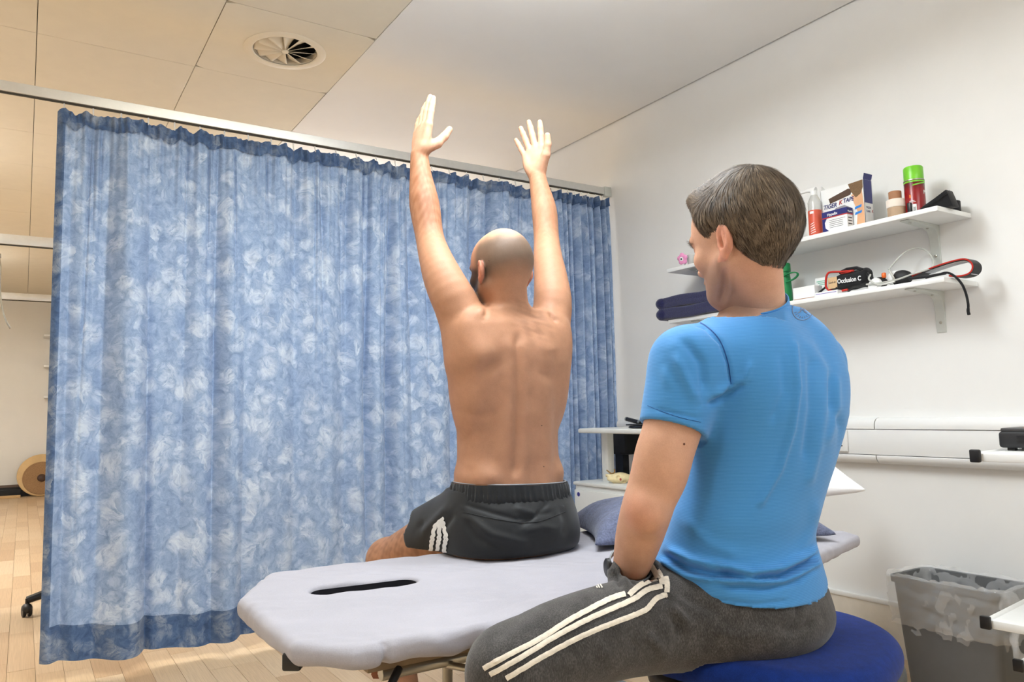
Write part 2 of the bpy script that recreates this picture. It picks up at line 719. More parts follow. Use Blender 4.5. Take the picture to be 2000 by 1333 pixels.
# --- floor: maple strips, the ones in sight each an object
ft = NT('maple_strip')
oi = ft.new('ShaderNodeObjectInfo')
co = ft.coord('Object', (14, 0.9, 14))
g1 = ft.noise(3.0, 5, 0.6, co, 0.6)
base = ft.ramp(oi.outputs['Random'], [(0.0, C(206, 172, 134)), (0.35, C(222, 192, 154)), (0.7, C(230, 203, 168)), (1.0, C(214, 181, 140))])
grain = ft.ramp(g1, [(0.3, (0.80, 0.76, 0.70, 1)), (0.6, (1, 1, 1, 1))])
ft.col(ft.mix(1.0, base, grain, 'MULTIPLY'))
ft.b.inputs['Roughness'].default_value = 0.38
floor_o = setp(MB().bb(X0, XW, Y0, YF, -0.1, -0.012).build('floor', plain('floor_screed', C(120, 90, 60), 0.8)), 'pale maple strip floor', None, None, 'structure')
PW = 0.092
planks = []
x = X0
while x < XW:
    y = Y0-random.uniform(0, 0.5)
    while y < YF:
        L = random.choice((0.32, 0.4, 0.48, 0.55, 0.62))
        a, b = max(y, Y0), min(y+L, YF)
        if b-a > 0.02:
            planks.append((x, min(x+PW, XW), a, b))
        y += L
    x += PW
vis, rest = [], []
for q in planks:
    cx, cy = (q[0]+q[1])/2, (q[2]+q[3])/2
    w = (np.array([cx, cy, 0])-CAMP)@_f
    if w > 0.5:
        px, py, w = PROJ((cx, cy, 0))
        a = -60 < px < 110 and 930 < py < 1400
        b = -60 < px < 1010 and 1195 < py < 1420
        c = 1640 < px < 2040 and 1230 < py < 1400
        if (a or b or c) and (q[1]-q[0]) > 0.03:
            vis.append((w, q))
            continue
    rest.append(q)
vis.sort()
rest += [q for w, q in vis[300:]]
pm = None
for w, (a, b, c, d) in vis[:300]:
    if pm is None:
        o = MB().box((0, 0, -0.006), (1, 1, 0.012)).build('plank', ft.m, floor_o)
        pm = o.data
    else:
        o = link('plank', pm, None, floor_o)
    o.location = ((a+b)/2, (c+d)/2, random.uniform(-0.0004, 0))
    o.scale = (b-a-0.0012, d-c-0.0012, 1)
rb = MB()
for (a, b, c, d) in rest:
    rb.bb(a+0.0006, b-0.0006, c+0.0006, d-0.0006, -0.012, 0)
ft2 = NT('maple_strip_far')
geo = ft2.new('ShaderNodeNewGeometry')
base = ft2.ramp(geo.outputs['Random Per Island'], [(0.0, C(206, 172, 134)), (0.35, C(222, 192, 154)), (0.7, C(230, 203, 168)), (1.0, C(214, 181, 140))])
ft2.col(base)
ft2.b.inputs['Roughness'].default_value = 0.38
setp(rb.build('plank_field', ft2.m, floor_o), kind='stuff')

# --- skirting
sk = setp(MB().bb(XW-0.02, XW, Y0, YC-0.02, 0, 0.185).build('baseboard_right', skirt_m), 'beige boxed skirting with a white top edge along the shelf wall', None, None, 'structure')
MB().bb(XW-0.024, XW, Y0, YC-0.02, 0.185, 0.203).build('cap_strip', white_m, sk, bevel=0.003)
skf = setp(MB().bb(X0, XW, YF-0.03, YF, 0, 0.12).build('baseboard_far', plain('dark_skirting', C(38, 36, 36), 0.6)), 'dark skirting along the far cream wall', None, None, 'structure')
MB().bb(X0, XW, YF-0.034, YF, 0.12, 0.15).build('cap_strip', plain('brown_cap', C(112, 92, 78), 0.6), skf)

# --- dado trunking on the right wall
tr = setp(MB().bb(XW-0.046, XW, Y0, YC-0.05, 0.752, 0.848).build('trim_1', pvc_m, bevel=0.002), 'white dado trunking running along the wall below the shelves', None, None, 'structure')
for (a, b) in ((YC-0.05, 1.733), (1.731, Y0)):
    for nm, prof in (('upper_cover', [(0, .850), (.049, .850), (.05, .862), (.047, .876), (.036, .888), (.018, .893), (0, .893)]),
                     ('lower_cover', [(0, .716), (.018, .716), (.036, .721), (.047, .733), (.05, .746), (.049, .750), (0, .750)])):
        bm_ = MB()
        bm_.prism([(-p, z) for p, z in prof], (XW, b, 0), (1, 0, 0), (0, 0, 1), (0, 1, 0), a-b-0.002)
        bm_.build(nm, pvc_m, tr, smooth=True)
# socket
so = thing('power_socket', 'white twin power socket set into the wall trunking', 'socket', (XW-0.05, 1.92, 0.803))
MB().bb(XW-0.058, XW-0.046, 1.846, 1.992, 0.760, 0.846).build('faceplate', pvc_m, so, bevel=0.004)
for yy in (1.882, 1.956):
    sw = MB().bb(XW-0.061, XW-0.057, yy-0.006, yy+0.006, 0.822, 0.838).build('switch', pvc_m, so, bevel=0.001)
    for dy, dz, w, h in ((0, 0.012, .005, .008), (-0.012, -0.014, .008, .005), (0.012, -0.014, .008, .005)):
        MB().bb(XW-0.0585, XW-0.0575, yy+dy-w/2, yy+dy+w/2, 0.797+dz-h/2, 0.797+dz+h/2).build('pin_slot', black_m, so)

# --- unseen luminaires; hanging form and upward lamps are made up to brighten the ceiling
em = NT('lamp_diffuser')
em.b.inputs['Base Color'].default_value = (0.9, 0.9, 0.9, 1)
em.b.inputs['Emission Color'].default_value = (1, 0.99, 0.97, 1)
em.b.inputs['Emission Strength'].default_value = 1.5
LN = ['long unseen ceiling light above the treatment couch', 'added fill light behind the viewer on the right', 'added fill light behind the viewer on the left',
      'long unseen ceiling light beyond the curtain on the left', 'long unseen ceiling light at the far end of the room', 'long unseen ceiling light behind the curtain on the right']
for (x, y, sx, sy, w, c), lb in zip(LAMPS, LN):
    t = thing('unseen_light', lb, 'ceiling light', (x, y, ZL), 'hanging ceiling lights')
    fr = MB()
    for a, b, cc, d in ((-1, 1, -1, -.94), (-1, 1, .94, 1), (-1, -.98, -.94, .94), (.98, 1, -.94, .94)):
        fr.bb(x+a*sx/2, x+b*sx/2, y+cc*sy/2, y+d*sy/2, ZL-0.02, ZL+0.02)
    fr.build('frame', white_m, t)
    MB().bb(x-sx*.49, x+sx*.49, y-sy*.47, y+sy*.47, ZL-0.012, ZL-0.006).build('diffuser', em.m, t)
    for k in (-1, 1):
        MB().tube([(x+k*sx*.4, y, ZL), (x+k*sx*.4, y, ZC)], .0015, 6).build('suspension_wire', steel_m, t)  # wires belong to the made-up hanging form
    for up in (0, 1):  # one lamp faces down, one is added to light the ceiling
        la = bpy.data.lights.new('luminaire_lamp', 'AREA')
        la.shape = 'RECTANGLE'
        la.size, la.size_y = sx*.95, sy*.92
        la.energy = w*(UPF if up else 1.0)
        la.color = c
        lo = bpy.data.objects.new('luminaire_lamp', la)
        COL.objects.link(lo)
        lo.parent = t
        lo.matrix_parent_inverse = Matrix.Translation(-LOC[t])
        lo.location = (x, y, ZL+(.022 if up else -.022))
        if up:
            lo.rotation_euler = (math.pi, 0, 0)

# --- round swirl air vent
VX, VY = 0.94, 3.30
v = thing('ceiling_vent', 'round cream swirl air vent with radial blades in the ceiling', 'air vent', (VX, VY, ZC))
vent_m = plain('vent_enamel', C(226, 216, 196), 0.45, var=0.01)
ri, ro = 0.138, 0.178
MB().lathe((VX, VY, ZC-0.004), [(ri, 0.003), (ri+.004, -.001), (ro-.008, -.003), (ro, 0.002), (ro, 0.004), (ri, 0.004)], 64, (0, 0, 1), cap=False).build('ring', vent_m, v, smooth=True)
MB().lathe((VX, VY, ZC-0.006), [(0.002, -0.002), (0.013, 0), (0.016, 0.004), (0.016, 0.02)], 24).build('hub', vent_m, v, smooth=True)
MB().lathe((VX, VY, ZC-0.001), [(ri-.001, 0.002), (ri-.004, 0.05)], 48, cap=False).build('throat', vent_m, v, smooth=True)
MB().lathe((VX, VY, ZC+0.030), [(0.001, 0.0), (ri-.002, 0.0), (ri-.002, 0.004), (0.001, 0.004)], 48).build('dark_duct', plain('duct_black', C(16, 16, 16), 0.9), v)
bl = None
for k in range(12):
    a = 2*math.pi*(k+0.35)/12
    # blade: lower edge radial, surface sweeping up and round
    vs, fs = [], []
    na = 6
    for i in range(na+1):
        f = i/na
        for (rr, dz0) in ((0.014, 0.0), (0.07, 0.0), (0.124, 0.0), (0.134, 0.004)):
            sweep = f*0.50
            vs.append((rr*math.cos(sweep), rr*math.sin(sweep), 0.001+f*0.028*min(1, rr/0.09)+dz0))
    for i in range(na):
        for j in range(3):
            p = i*4+j
            fs.append((p, p+1, p+5, p+4))
    if bl is None:
        b_ = MB().add(vs, fs)
        o = b_.build('blade', vent_m, v, smooth=True)
        o.modifiers.new('s', 'SOLIDIFY').thickness = 0.0016
        bl = o.data
    else:
        o = link('blade', bl, None, v)
        o.modifiers.new('s', 'SOLIDIFY').thickness = 0.0016
    o.location = (VX, VY, ZC-0.004)
    o.rotation_euler = (0, 0, a)

# --- curtain track
ZT = 2.207
ct = thing('curtain_track', 'long aluminium curtain track that the blue curtain hangs from', 'curtain track', (1.4, YC, 2.16))
trk = MB()
trk.bb(-1.5, XW, YC-0.014, YC+0.014, 2.168, ZT)
trk.build('rail', alu_m, ct, bevel=0.0012, seg=1)
MB().bb(-1.5, XW, YC-0.004, YC+0.004, 2.162, 2.170).build('channel', dark_m, ct)
MB().bb(XW-0.05, XW-0.001, YC-0.019, YC+0.019, 2.158, ZT+0.006).build('wall_bracket', grey_metal, ct, bevel=0.002)

# --- curtain
cu = thing('curtain', 'blue mottled cubicle curtain hanging in folds from the track', 'curtain', (1.45, YC, 0.06))
CT = NT('blue_mottled_cloth')
uv = CT.n.new('ShaderNodeUVMap')
uvo = uv.outputs[0]
# soft ground
wob = CT.new('ShaderNodeTexNoise')
wob.inputs['Scale'].default_value = 14
wob.inputs['Detail'].default_value = 6
CT.link(uvo, wob.inputs['Vector'])
wv = CT.new('ShaderNodeVectorMath', operation='MULTIPLY_ADD')
wv.inputs[1].default_value = (0.075, 0.075, 0)
CT.link(wob.outputs['Color'], wv.inputs[0])
CT.link(uvo, wv.inputs[2])


def dabs(scale, off, th0, th1, stretch):
    mp = CT.new('ShaderNodeMapping')
    mp.inputs['Location'].default_value = (off, off*1.7, 0)
    CT.link(wv.outputs[0], mp.inputs[0])
    vo = CT.new('ShaderNodeTexVoronoi')
    vo.feature = 'F1'
    vo.inputs['Scale'].default_value = scale
    vo.inputs['Randomness'].default_value = 1.0
    CT.link(mp.outputs[0], vo.inputs['Vector'])
    sep = CT.new('ShaderNodeSeparateColor')
    CT.link(vo.outputs['Color'], sep.inputs[0])
    ang = CT.math('MULTIPLY', sep.outputs[1], 6.28)
    rot = CT.new('ShaderNodeVectorRotate')
    rot.rotation_type = 'Z_AXIS'
    CT.link(mp.outputs[0], rot.inputs['Vector'])
    CT.link(ang, rot.inputs['Angle'])
    m2 = CT.new('ShaderNodeMapping')
    m2.inputs['Scale'].default_value = (18*stretch, 44*stretch, 1)
    CT.link(rot.outputs[0], m2.inputs[0])
    n = CT.noise(1.0, 6, 0.75, m2.outputs[0], 0.6)
    cellon = CT.ramp(sep.outputs[0], [(th0, (0, 0, 0, 1)), (th1, (1, 1, 1, 1))])
    edge = CT.ramp(vo.outputs['Distance'], [(0.32, (1, 1, 1, 1)), (0.58, (0.0, 0.0, 0.0, 1))])
    brush = CT.ramp(n, [(0.38, (0, 0, 0, 1)), (0.60, (1, 1, 1, 1))])
    return CT.math('MULTIPLY', CT.math('MULTIPLY', cellon, edge), brush)


d1 = dabs(15.0, 0.0, 0.42, 0.56, 1.3)
d2 = dabs(26.0, 3.3, 0.35, 0.55, 2.0)
d3 = dabs(10.0, 7.1, 0.50, 0.66, 1.1)
gn = CT.noise(30, 9, 0.78, wv.outputs[0], 0.5)
ground = CT.ramp(gn, [(0.28, C(106, 131, 172)), (0.50, C(144, 168, 204)), (0.74, C(180, 199, 226))])
c1 = CT.mix(CT.math('MULTIPLY', d2, 0.75), ground, C(188, 206, 230))
c2 = CT.mix(CT.math('MULTIPLY', d1, 0.9), c1, C(208, 222, 239))
c3 = CT.mix(CT.math('MULTIPLY', d3, 0.8), c2, C(214, 226, 241))
weave = CT.new('ShaderNodeTexWave')
CT.col(c3)
CT.b.inputs['Roughness'].default_value = 0.75
CT.b.inputs['Specular IOR Level'].default_value = 0.25
CT.b.inputs['Sheen Weight'].default_value = 0.15
CT.bump(gn, 0.12, 0.004)
# let some light through the cloth
trn = CT.new('ShaderNodeBsdfTranslucent')
CT.link(c3, trn.inputs[0])
ms = CT.new('ShaderNodeMixShader')
ms.inputs[0].default_value = 0.12
CT.link(CT.b.outputs[0], ms.inputs[1])
CT.link(trn.outputs[0], ms.inputs[2])
CT.link(ms.outputs[0], CT.n['Material Output'].inputs['Surface'])
CT.n.remove(weave)
# doubled cloth of header tape and hems: same print, painted darker for the light it blocks
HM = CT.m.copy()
HM.name = 'blue_mottled_cloth_shaded'
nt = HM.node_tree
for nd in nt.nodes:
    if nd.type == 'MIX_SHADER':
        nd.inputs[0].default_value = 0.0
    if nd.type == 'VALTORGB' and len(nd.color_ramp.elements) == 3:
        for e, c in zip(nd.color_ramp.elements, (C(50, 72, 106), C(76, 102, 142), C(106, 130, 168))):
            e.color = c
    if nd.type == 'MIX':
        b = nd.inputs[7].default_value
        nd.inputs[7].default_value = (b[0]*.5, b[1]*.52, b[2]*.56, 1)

XL, XR = 0.075, 2.782
NS = 1500
xs = np.linspace(0, 1, NS)
# where the cloth is gathered: cloth density along the track
XB = 2.40
X_of = XL+(XR-XL)*xs
dens = 1.18+1.5*sstep(XB-0.02, XB+0.10, X_of)
S_of = np.concatenate([[0], np.cumsum((dens[1:]+dens[:-1])/2*np.diff(X_of))])
cr = np.random.default_rng(21)
folds = []
xx = XL+0.05
while xx < XR:
    dense = xx > XB
    folds.append((xx, cr.uniform(0.009, 0.013) if dense else cr.uniform(0.013, 0.034), (cr.uniform(0.09, 0.15) if dense else cr.uniform(0.03, 0.085)), cr.uniform(-0.03, 0.03), cr.uniform(0, 1)))
    xx += cr.uniform(0.036, 0.052) if dense else cr.uniform(0.085, 0.165)


creases = [(cr.uniform(XL+.06, XB), cr.uniform(.012, .030), cr.uniform(.12, .45), cr.uniform(-.03, .03)) for _ in range(26)]


def curtain_y(X, z):
    t = np.clip((z-0.05)/(2.12-0.05), 0, 1)        # 0 bottom, 1 top
    y = np.zeros_like(X)
    top = np.exp(-((1-t)/0.08)**1.0)
    den = sstep(XB-0.02, XB+0.1, X)
    for (x0, w, a, dr, ph) in folds:
        xc = x0+dr*(1-t)*(1-den)*0.8
        ww = w*(1+0.25*(1-t))
        u = (X-xc)/ww
        y = y-a*(0.6+0.4*np.sin(ph*6+t*3.0))*np.exp(-np.abs(u)**1.4)*(1-0.6*top)*(1-den)
    y = y+0.012*np.sin(X*9.0+0.6)*(1-t)+0.010*np.sin(X*21+z*0.7)*(1-den)
    ph_ = X*2*math.pi/.044+1.5*np.sin(X*23)+.4*np.sin(z*1.5+X*40)
    y = y+den*(1-.55*top)*(.034*np.sin(ph_)+.013*np.sin(1.7*ph_+1+.5*z))
    # soft broad waves
    y = y+(1-den)*(1-.7*top)*(.020*np.sin(X*19+1.2*np.sin(X*5)+.5*t)+.012*np.sin(X*33+2+t))
    # narrow creases falling from the gathers
    for (xc, dep, ln, dr) in creases:
        y = y-dep*np.exp(-((X-xc-dr*(1-t))/.0055)**2)*np.exp(-((1-t)/ln)**1.5)*sstep(1.0, .955, t)
    # little gathers under the header
    g = np.exp(-((1-t)/0.10))
    y = y+g*(0.006*np.sin(X*150+2*np.sin(X*13))+0.004*np.sin(X*260+1.3))*(1-0.3*den)
    y = y+0.0025*np.sin(X*60+z*9+3*np.sin(z*4))*(1-den)
    return y


def ztop(X):
    return 2.140+0.010*np.sin(X*82)*np.sin(X*7+1)-0.004


def zbot(X):
    return 0.062+0.012*np.sin(X*6.5+1.0)+0.006*np.sin(X*17)


def strip(nm, z0f, z1f, nz, yoff, mat, x0=0, x1=NS, parent=cu, crink=0.0):
    X = X_of[x0:x1]
    S = S_of[x0:x1]
    V, UV = [], []
    a, b = z0f(X), z1f(X)
    for i in range(nz+1):
        z = a+(b-a)*i/nz
        y = YC+yoff-curtain_y(X, z)*1.0
        if crink:
            y = y+crink*(np.sin(X*310+z*40)+np.sin(X*190-z*90+2*np.sin(X*40)))
        # the left edge of the cloth turns back
        k = np.clip((XL+0.035-X)/0.035, 0, 1)
        V.append(np.stack([X+0.0*k, y+0.05*k**1.5, z], 1))
        UV.append(np.stack([S, z], 1))
    n = len(X)
    V = np.concatenate(V)
    UV = np.concatenate(UV)
    i, j = np.meshgrid(np.arange(nz), np.arange(n-1), indexing='ij')
    p = (i*n+j).ravel()
    F = np.stack([p, p+1, p+n+1, p+n], 1)
    me = mesh_np(nm, V, F)
    ul = me.uv_layers.new(name='UVMap')
    li = np.empty(len(me.loops), np.int32)
    me.loops.foreach_get('vertex_index', li)
    ul.data.foreach_set('uv', UV[li].astype(np.float32).ravel())
    return link(nm, me, mat, parent)


HEM = 0.125
strip('cloth', zbot, ztop, 90, 0.0, CT.m)
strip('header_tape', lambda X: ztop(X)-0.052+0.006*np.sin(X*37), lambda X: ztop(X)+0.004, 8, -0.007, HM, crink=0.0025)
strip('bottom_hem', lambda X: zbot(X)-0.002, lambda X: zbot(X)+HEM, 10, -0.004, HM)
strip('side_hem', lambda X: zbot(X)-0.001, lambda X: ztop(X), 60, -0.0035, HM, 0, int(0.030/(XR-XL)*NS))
# gliders and hooks
gl = None
gx = XL+0.02
while gx < XR-0.02:
    if gl is None:
        o = MB().tube([(0, 0, 0.03), (0, 0, 0.012), (0, -0.006, 0.002), (0, -0.010, -0.008)], [0.0035, 0.003, 0.0025, 0.002], 6).build('glider', pvc_m, cu, smooth=True)
        gl = o.data
    else:
        o = link('glider', gl, None, cu)
    o.location = (gx, YC, float(ztop(np.array([gx]))[0])+0.004)
    gx += 0.098 if gx < XB else 0.05

# --- beyond the curtain at the left edge of the picture
for (py, lb) in ((470, 'aluminium curtain track of the next cubicle beyond the curtain edge'), (580, 'farthest aluminium curtain track against the cream wall')):
    Yr = ON(50, py, 2, 2.19)[1]
    t = thing('curtain_track', lb, 'curtain track', (0, Yr, 2.19))
    MB().bb(-1.6, 2.6, Yr-0.02, Yr+0.02, 2.19-0.038, 2.19+0.03).build('rail', alu_m, t, bevel=0.002)
    MB().bb(-1.6, 2.6, Yr-0.006, Yr+0.006, 2.19-0.046, 2.19-0.036).build('channel', dark_m, t)
pts = [ON(a, b, 1, 7.5) for a, b in ((-2, 500), (1, 520), (0, 555), (2, 590), (8, 617), (14, 632), (20, 642))]
t = thing('metal_arm', 'thin bent metal arm hanging below the far curtain tracks', 'metal arm', tuple(pts[0]))
MB().ribbon(pts, (0, 1, 0), 0.05, 0.012).build('bar', steel_m, t, bevel=0.002)
MB().box(pts[0], (0.03, 0.06, 0.03)).build('clamp', steel_m, t, bevel=0.003)
for i, py in enumerate((655, 715, 776)):
    q = ON(86, py, 1, YF-0.3)
    t = thing('wall_shelf', ('topmost', 'middle', 'lowest')[i]+' of three small white shelf boards peeping out behind the curtain edge', 'shelf', (q[0]+0.3, YF, q[2]), 'shelf boards on the far wall')
    MB().bb(q[0], q[0]+0.7, YF-0.3, YF, q[2]-0.012, q[2]+0.012).build('board', white_m, t, bevel=0.002)
    MB().bb(q[0]+0.12, q[0]+0.14, YF-0.2, YF, q[2]-0.1, q[2]-0.012).build('bracket', grey_metal, t)

wq = ON(78, 927, 1, YF-0.16)
wb = thing('balance_board', 'round wooden balance board leaning on the wall behind the curtain edge', 'balance board', (wq[0], YF-0.16, 0.0))
rad = 0.27
nrm = np.array([0, -0.96, 0.28])
cc = np.array([wq[0]+0.02, YF-0.16, rad*0.96+0.004])
MB().lathe(cc, [(rad-.006, -.012), (rad, -.006), (rad, .006), (rad-.006, .012)], 48, nrm).build('disc', plain('birch_ply', C(214, 178, 122), 0.45, var=0.08, vscale=8), wb, smooth=True)
cc2 = cc+nrm*0.028+np.array([0.0, 0, -0.045])
MB().lathe(cc2, [(0.205, -.012), (0.21, -.006), (0.21, .008), (0.2, .012)], 48, nrm).build('cork_pad', plain('cork', C(158, 122, 84), 0.9, var=0.2, vscale=120), wb, smooth=True)
MB().lathe(cc2+nrm*0.012, [(0.05, 0), (0.045, .02), (0.02, .035)], 20, nrm).build('knob', plain('dark_wood', C(70, 44, 30), 0.5), wb, smooth=True)
MB().box(cc2+nrm*0.014+np.array([0.02, 0, -0.12]), (0.26, 0.006, 0.022), (1, 0, 0), nrm, np.cross((1, 0, 0), nrm)).build('strap', black_m, wb)
q = ON(20, 962, 2, 0.0)
t = thing('floor_beam', 'pale wooden beam lying on the floor along the far wall', 'beam', (-0.4, YF-0.2, 0))
MB().bb(-1.6, wq[0]-0.2, YF-0.24, YF-0.12, 0.0, 0.035).build('beam', plain('pale_wood', C(206, 170, 120), 0.5, var=0.08), t, bevel=0.004)
MB().bb(-1.6, wq[0]-0.2, YF-0.22, YF-0.14, 0.035, 0.10).build('rubber_top', plain('black_rubber', C(30, 30, 32), 0.8), t, bevel=0.004)


def castor(mb_wheel, mb_fork, p, d, r=0.028):
    p = np.asarray(p, float)
    d = np.asarray(d, float)/np.linalg.norm(d)
    sd = np.array([-d[1], d[0], 0])
    for s_ in (-1, 1):
        mb_wheel.lathe(p+np.array([0, 0, r])+sd*s_*0.012-sd*0.008, [(r*.55, 0), (r-.003, 0), (r, .003), (r, .013), (r-.003, .016), (r*.55, .016)], 20, sd)
    mb_fork.sphere(p+np.array([0, 0, r*1.45])+d*0.004, (0.036, 0.024, 0.024), 12, 8, d, sd)
    mb_fork.tube([p+np.array([0, 0, r*2]), p+np.array([0, 0, r*2+0.03])], 0.008, 8)


cp = ON(52, 1205, 2, 0.0)
oc = thing('office_chair', 'black swivel chair behind the curtain with one castor peeping out', 'chair', (cp[0]+0.29, cp[1]+0.05, 0))
ctr = np.array([cp[0]+0.29, cp[1]+0.05, 0.0])
for k in range(5):
    a = R_(190)+k*2*math.pi/5
    d = np.array([math.cos(a), math.sin(a), 0])
    e = ctr+d*0.295
    w_, f_ = MB(), MB()
    castor(w_, f_, e, np.array([-d[1], d[0], 0]))
    MB().tube([ctr+np.array([0, 0, .13]), ctr+d*.14+np.array([0, 0, .115]), e+np.array([0, 0, .078])], [.026, .024, .018], 8).build('base_leg', black_m, oc, smooth=True)
    cas = f_.build('castor', black_m, oc, smooth=True)
    w_.build('wheel', black_m, cas, smooth=True)
MB().tube([ctr+np.array([0, 0, .1]), ctr+np.array([0, 0, .44])], .025, 12).build('gas_column', black_m, oc, smooth=True)
MB().box(ctr+np.array([.06, 0, .47]), (.38, .42, .06)).build('seat', plain('black_fabric', C(26, 26, 28), .9), oc, bevel=.025, seg=3)
MB().box(ctr+np.array([.02, .2, .76]), (.4, .05, .42)).build('backrest', M.setdefault('bf', plain('black_fabric', C(26, 26, 28), .9)), oc, bevel=.02, seg=3)
MB().box(ctr+np.array([.02, .215, .53]), (.05, .02, .16)).build('back_bar', black_m, oc)
def bez(pts, n=14):
    P = [np.asarray(p, float) for p in pts]
    out = []
    for i in range(len(P)-1):
        p0, p1, p2, p3 = P[max(i-1, 0)], P[i], P[i+1], P[min(i+2, len(P)-1)]
        for k in range(n):
            t = k/n
            out.append(.5*((2*p1)+(-p0+p2)*t+(2*p0-5*p1+4*p2-p3)*t*t+(-p0+3*p1-3*p2+p3)*t**3))
    out.append(P[-1])
    return out


# ================================================================== treatment couch
ZB = 0.565
couch_m = cloth('lilac_grey_couch_cover', C(168, 166, 174), 0.9, var=0.07, fine=420, bump=0.12, sheen=0.15, vscale=5)
tcou = thing('treatment_couch', 'low padded treatment couch in a lilac grey fitted cover', 'couch', (1.25, 1.6, 0))
poly = np.array([(.395, 1.325), (.47, 1.240), (1.50, 1.235), (1.82, 1.31), (2.11, 1.395), (2.125, 1.46), (2.11, 1.80), (2.00, 1.955), (.52, 1.955), (.395, 1.72)])


def sdpoly(x, y, P):
    d = None
    sgn = 1.0
    n = len(P)
    for i in range(n):
        a, b = P[i], P[i-1]
        ex, ey = b[0]-a[0], b[1]-a[1]
        wx, wy = x-a[0], y-a[1]
        t = np.clip((wx*ex+wy*ey)/(ex*ex+ey*ey), 0, 1)
        q = (wx-ex*t)**2+(wy-ey*t)**2
        d = q if d is None else np.minimum(d, q)
        c1, c2, c3 = y >= a[1], y < b[1], ex*wy > ey*wx
        fl = (c1 & c2 & c3) | (~c1 & ~c2 & ~c3)
        sgn = np.where(fl, -sgn, sgn)
    return sgn*np.sqrt(d)


fd = Field((.33, 1.14, .46), (2.19, 2.03, .61), 0.006)


def couch_f(d, x, y, z):
    rad = 0.02
    p2 = sdpoly(x, y, poly)+rad
    p2 = p2+0*z
    # underside dips at the corners where the cover is pulled down
    zt = ZB+0.004*np.sin(x*5+y*3)*np.cos(y*7)-0.012*np.exp(-(((x-1.15)/.2)**2+((y-1.86)/.17)**2))
    zt = zt+0.0016*np.sin(x*31+np.sin(y*17)*2)*np.sin(y*26+x*7)
    zb = 0.521+0.005*np.sin(x*11)*np.sin(y*9)
    zc, hh = (zt+zb)/2, (zt-zb)/2-rad
    q = np.abs(z-zc)-hh
    out = np.sqrt(np.maximum(p2, 0)**2+np.maximum(q, 0)**2)+np.minimum(np.maximum(p2, q), 0)-rad
    out = out+.0012*np.sin(x*70+y*55+3*np.sin(y*21+x*9))*np.sin(x*23-y*41)-.002*np.exp(-((y-1.40+.35*(x-.75))/.012)**2)*np.exp(-((x-.75)/.12)**2)+.002*np.exp(-((y-1.33-.25*(x-.82))/.010)**2)*np.exp(-((x-.82)/.10)**2)
    # wrinkles along the near side and a pleat at the near corner
    side = np.exp(-((y-1.250)/.05)**2)
    out = out+0.003*side*np.sin(x*38+z*60+2*np.sin(x*9))
    pl = np.exp(-(((x-.53)/.006)**2))*np.exp(-((y-1.238)/.03)**2)*(z < .558)
    out = out+0.012*pl
    # breathing slot
    a = np.array([.575, 1.675])
    b = np.array([.745, 1.655])
    ab = b-a
    t = np.clip(((x-a[0])*ab[0]+(y-a[1])*ab[1])/(ab@ab), 0, 1)
    sl = np.sqrt((x-a[0]-t*ab[0])**2+(y-a[1]-t*ab[1])**2)-0.036+0*z
    return -smin(-out, sl, 0.012)


fd.fn(couch_f)
cpad, _ = fmesh('padded_top', fd, couch_m, tcou, 2)
MB().bb(.53, .79, 1.61, 1.72, .5035, .506).build('slot_lining', plain('slot_dark', C(22, 22, 30), .9), tcou)
lw_ = []
for k in range(40):
    a_ = 2*math.pi*k/40
    ctr_ = (.745, 1.655) if math.cos(a_) > 0 else (.575, 1.675)
    lw_.append((ctr_[0]+.0335*math.cos(a_), ctr_[1]+.0335*math.sin(a_)))
lv = [(x_, y_, z_) for z_ in (.505, .5605) for x_, y_ in lw_]
MB().add(lv, [(k, (k+1) % 40, 40+(k+1) % 40, 40+k) for k in range(40)]).build('slot_wall', plain('slot_navy', C(20, 22, 34), .9), tcou)
wood_m = plain('plywood_edge', C(138, 116, 88), .6, var=.1)
MB().bb(.52, 1.58, 1.30, 1.92, .499, .519).build('base_board', wood_m, tcou)
for yy in (1.34, 1.90):
    MB().tube([(.56, yy, .48), (1.58, yy, .48)], .013, 10).build('side_rail', steel_m, tcou, smooth=True)
q = AT(572, 1291, 1.33)
MB().bb(q[0], q[0]+.06, 1.26, 1.29, .462, .484).build('cross_rail', steel_m, tcou)
MB().box(q, (.032, .026, .03), _r, np.cross((0, 0, 1), _r), (0, 0, 1)).build('rail_end_cap', black_m, tcou, bevel=.004)
MB().tube([q, AT(650, 1278, 1.44)], .010, 4).build('rail_end', plain('zinc_rail', C(170, 164, 146), .5, .2), tcou)
# leg frames: splayed steel tubes
for xx in (.98, 1.50):
    for yy, y2 in ((1.34, 1.36), (1.88, 1.93)):
        MB().tube([(xx, yy, .47), (xx+.02, y2, .02)], .014, 10).build('leg', steel_m, tcou, smooth=True)
        MB().lathe((xx+.02, y2, 0.0), [(.017, 0), (.02, .006), (.019, .03), (.015, .035)], 14).build('foot_cap', black_m, tcou, smooth=True)
    MB().tube([(xx+.015, 1.36, .14), (xx+.015, 1.92, .14)], .010, 8).build('leg_stretcher', steel_m, tcou, smooth=True)
pts = [AT(a, b, d) for a, b, d in ((800, 1262, 1.62), (818, 1273, 1.58), (850, 1290, 1.50), (872, 1299, 1.46), (900, 1304, 1.42), (960, 1314, 1.36), (1040, 1326, 1.30))]
MB().tube(pts, .0068, 10).build('brace_tube', steel_m, tcou, smooth=True)
strap_m = plain('brown_strap', C(140, 88, 62), .8, var=.1)
pts = [AT(a, b, 1.52) for a, b in ((770, 1272), (800, 1285), (830, 1294), (862, 1291), (905, 1270), (940, 1248))]
MB().ribbon(pts[:4], (_u+_f*.5), .018, .003).build('strap', strap_m, tcou)
MB().tube(pts[3:], .0022, 6).build('cable', strap_m, tcou)
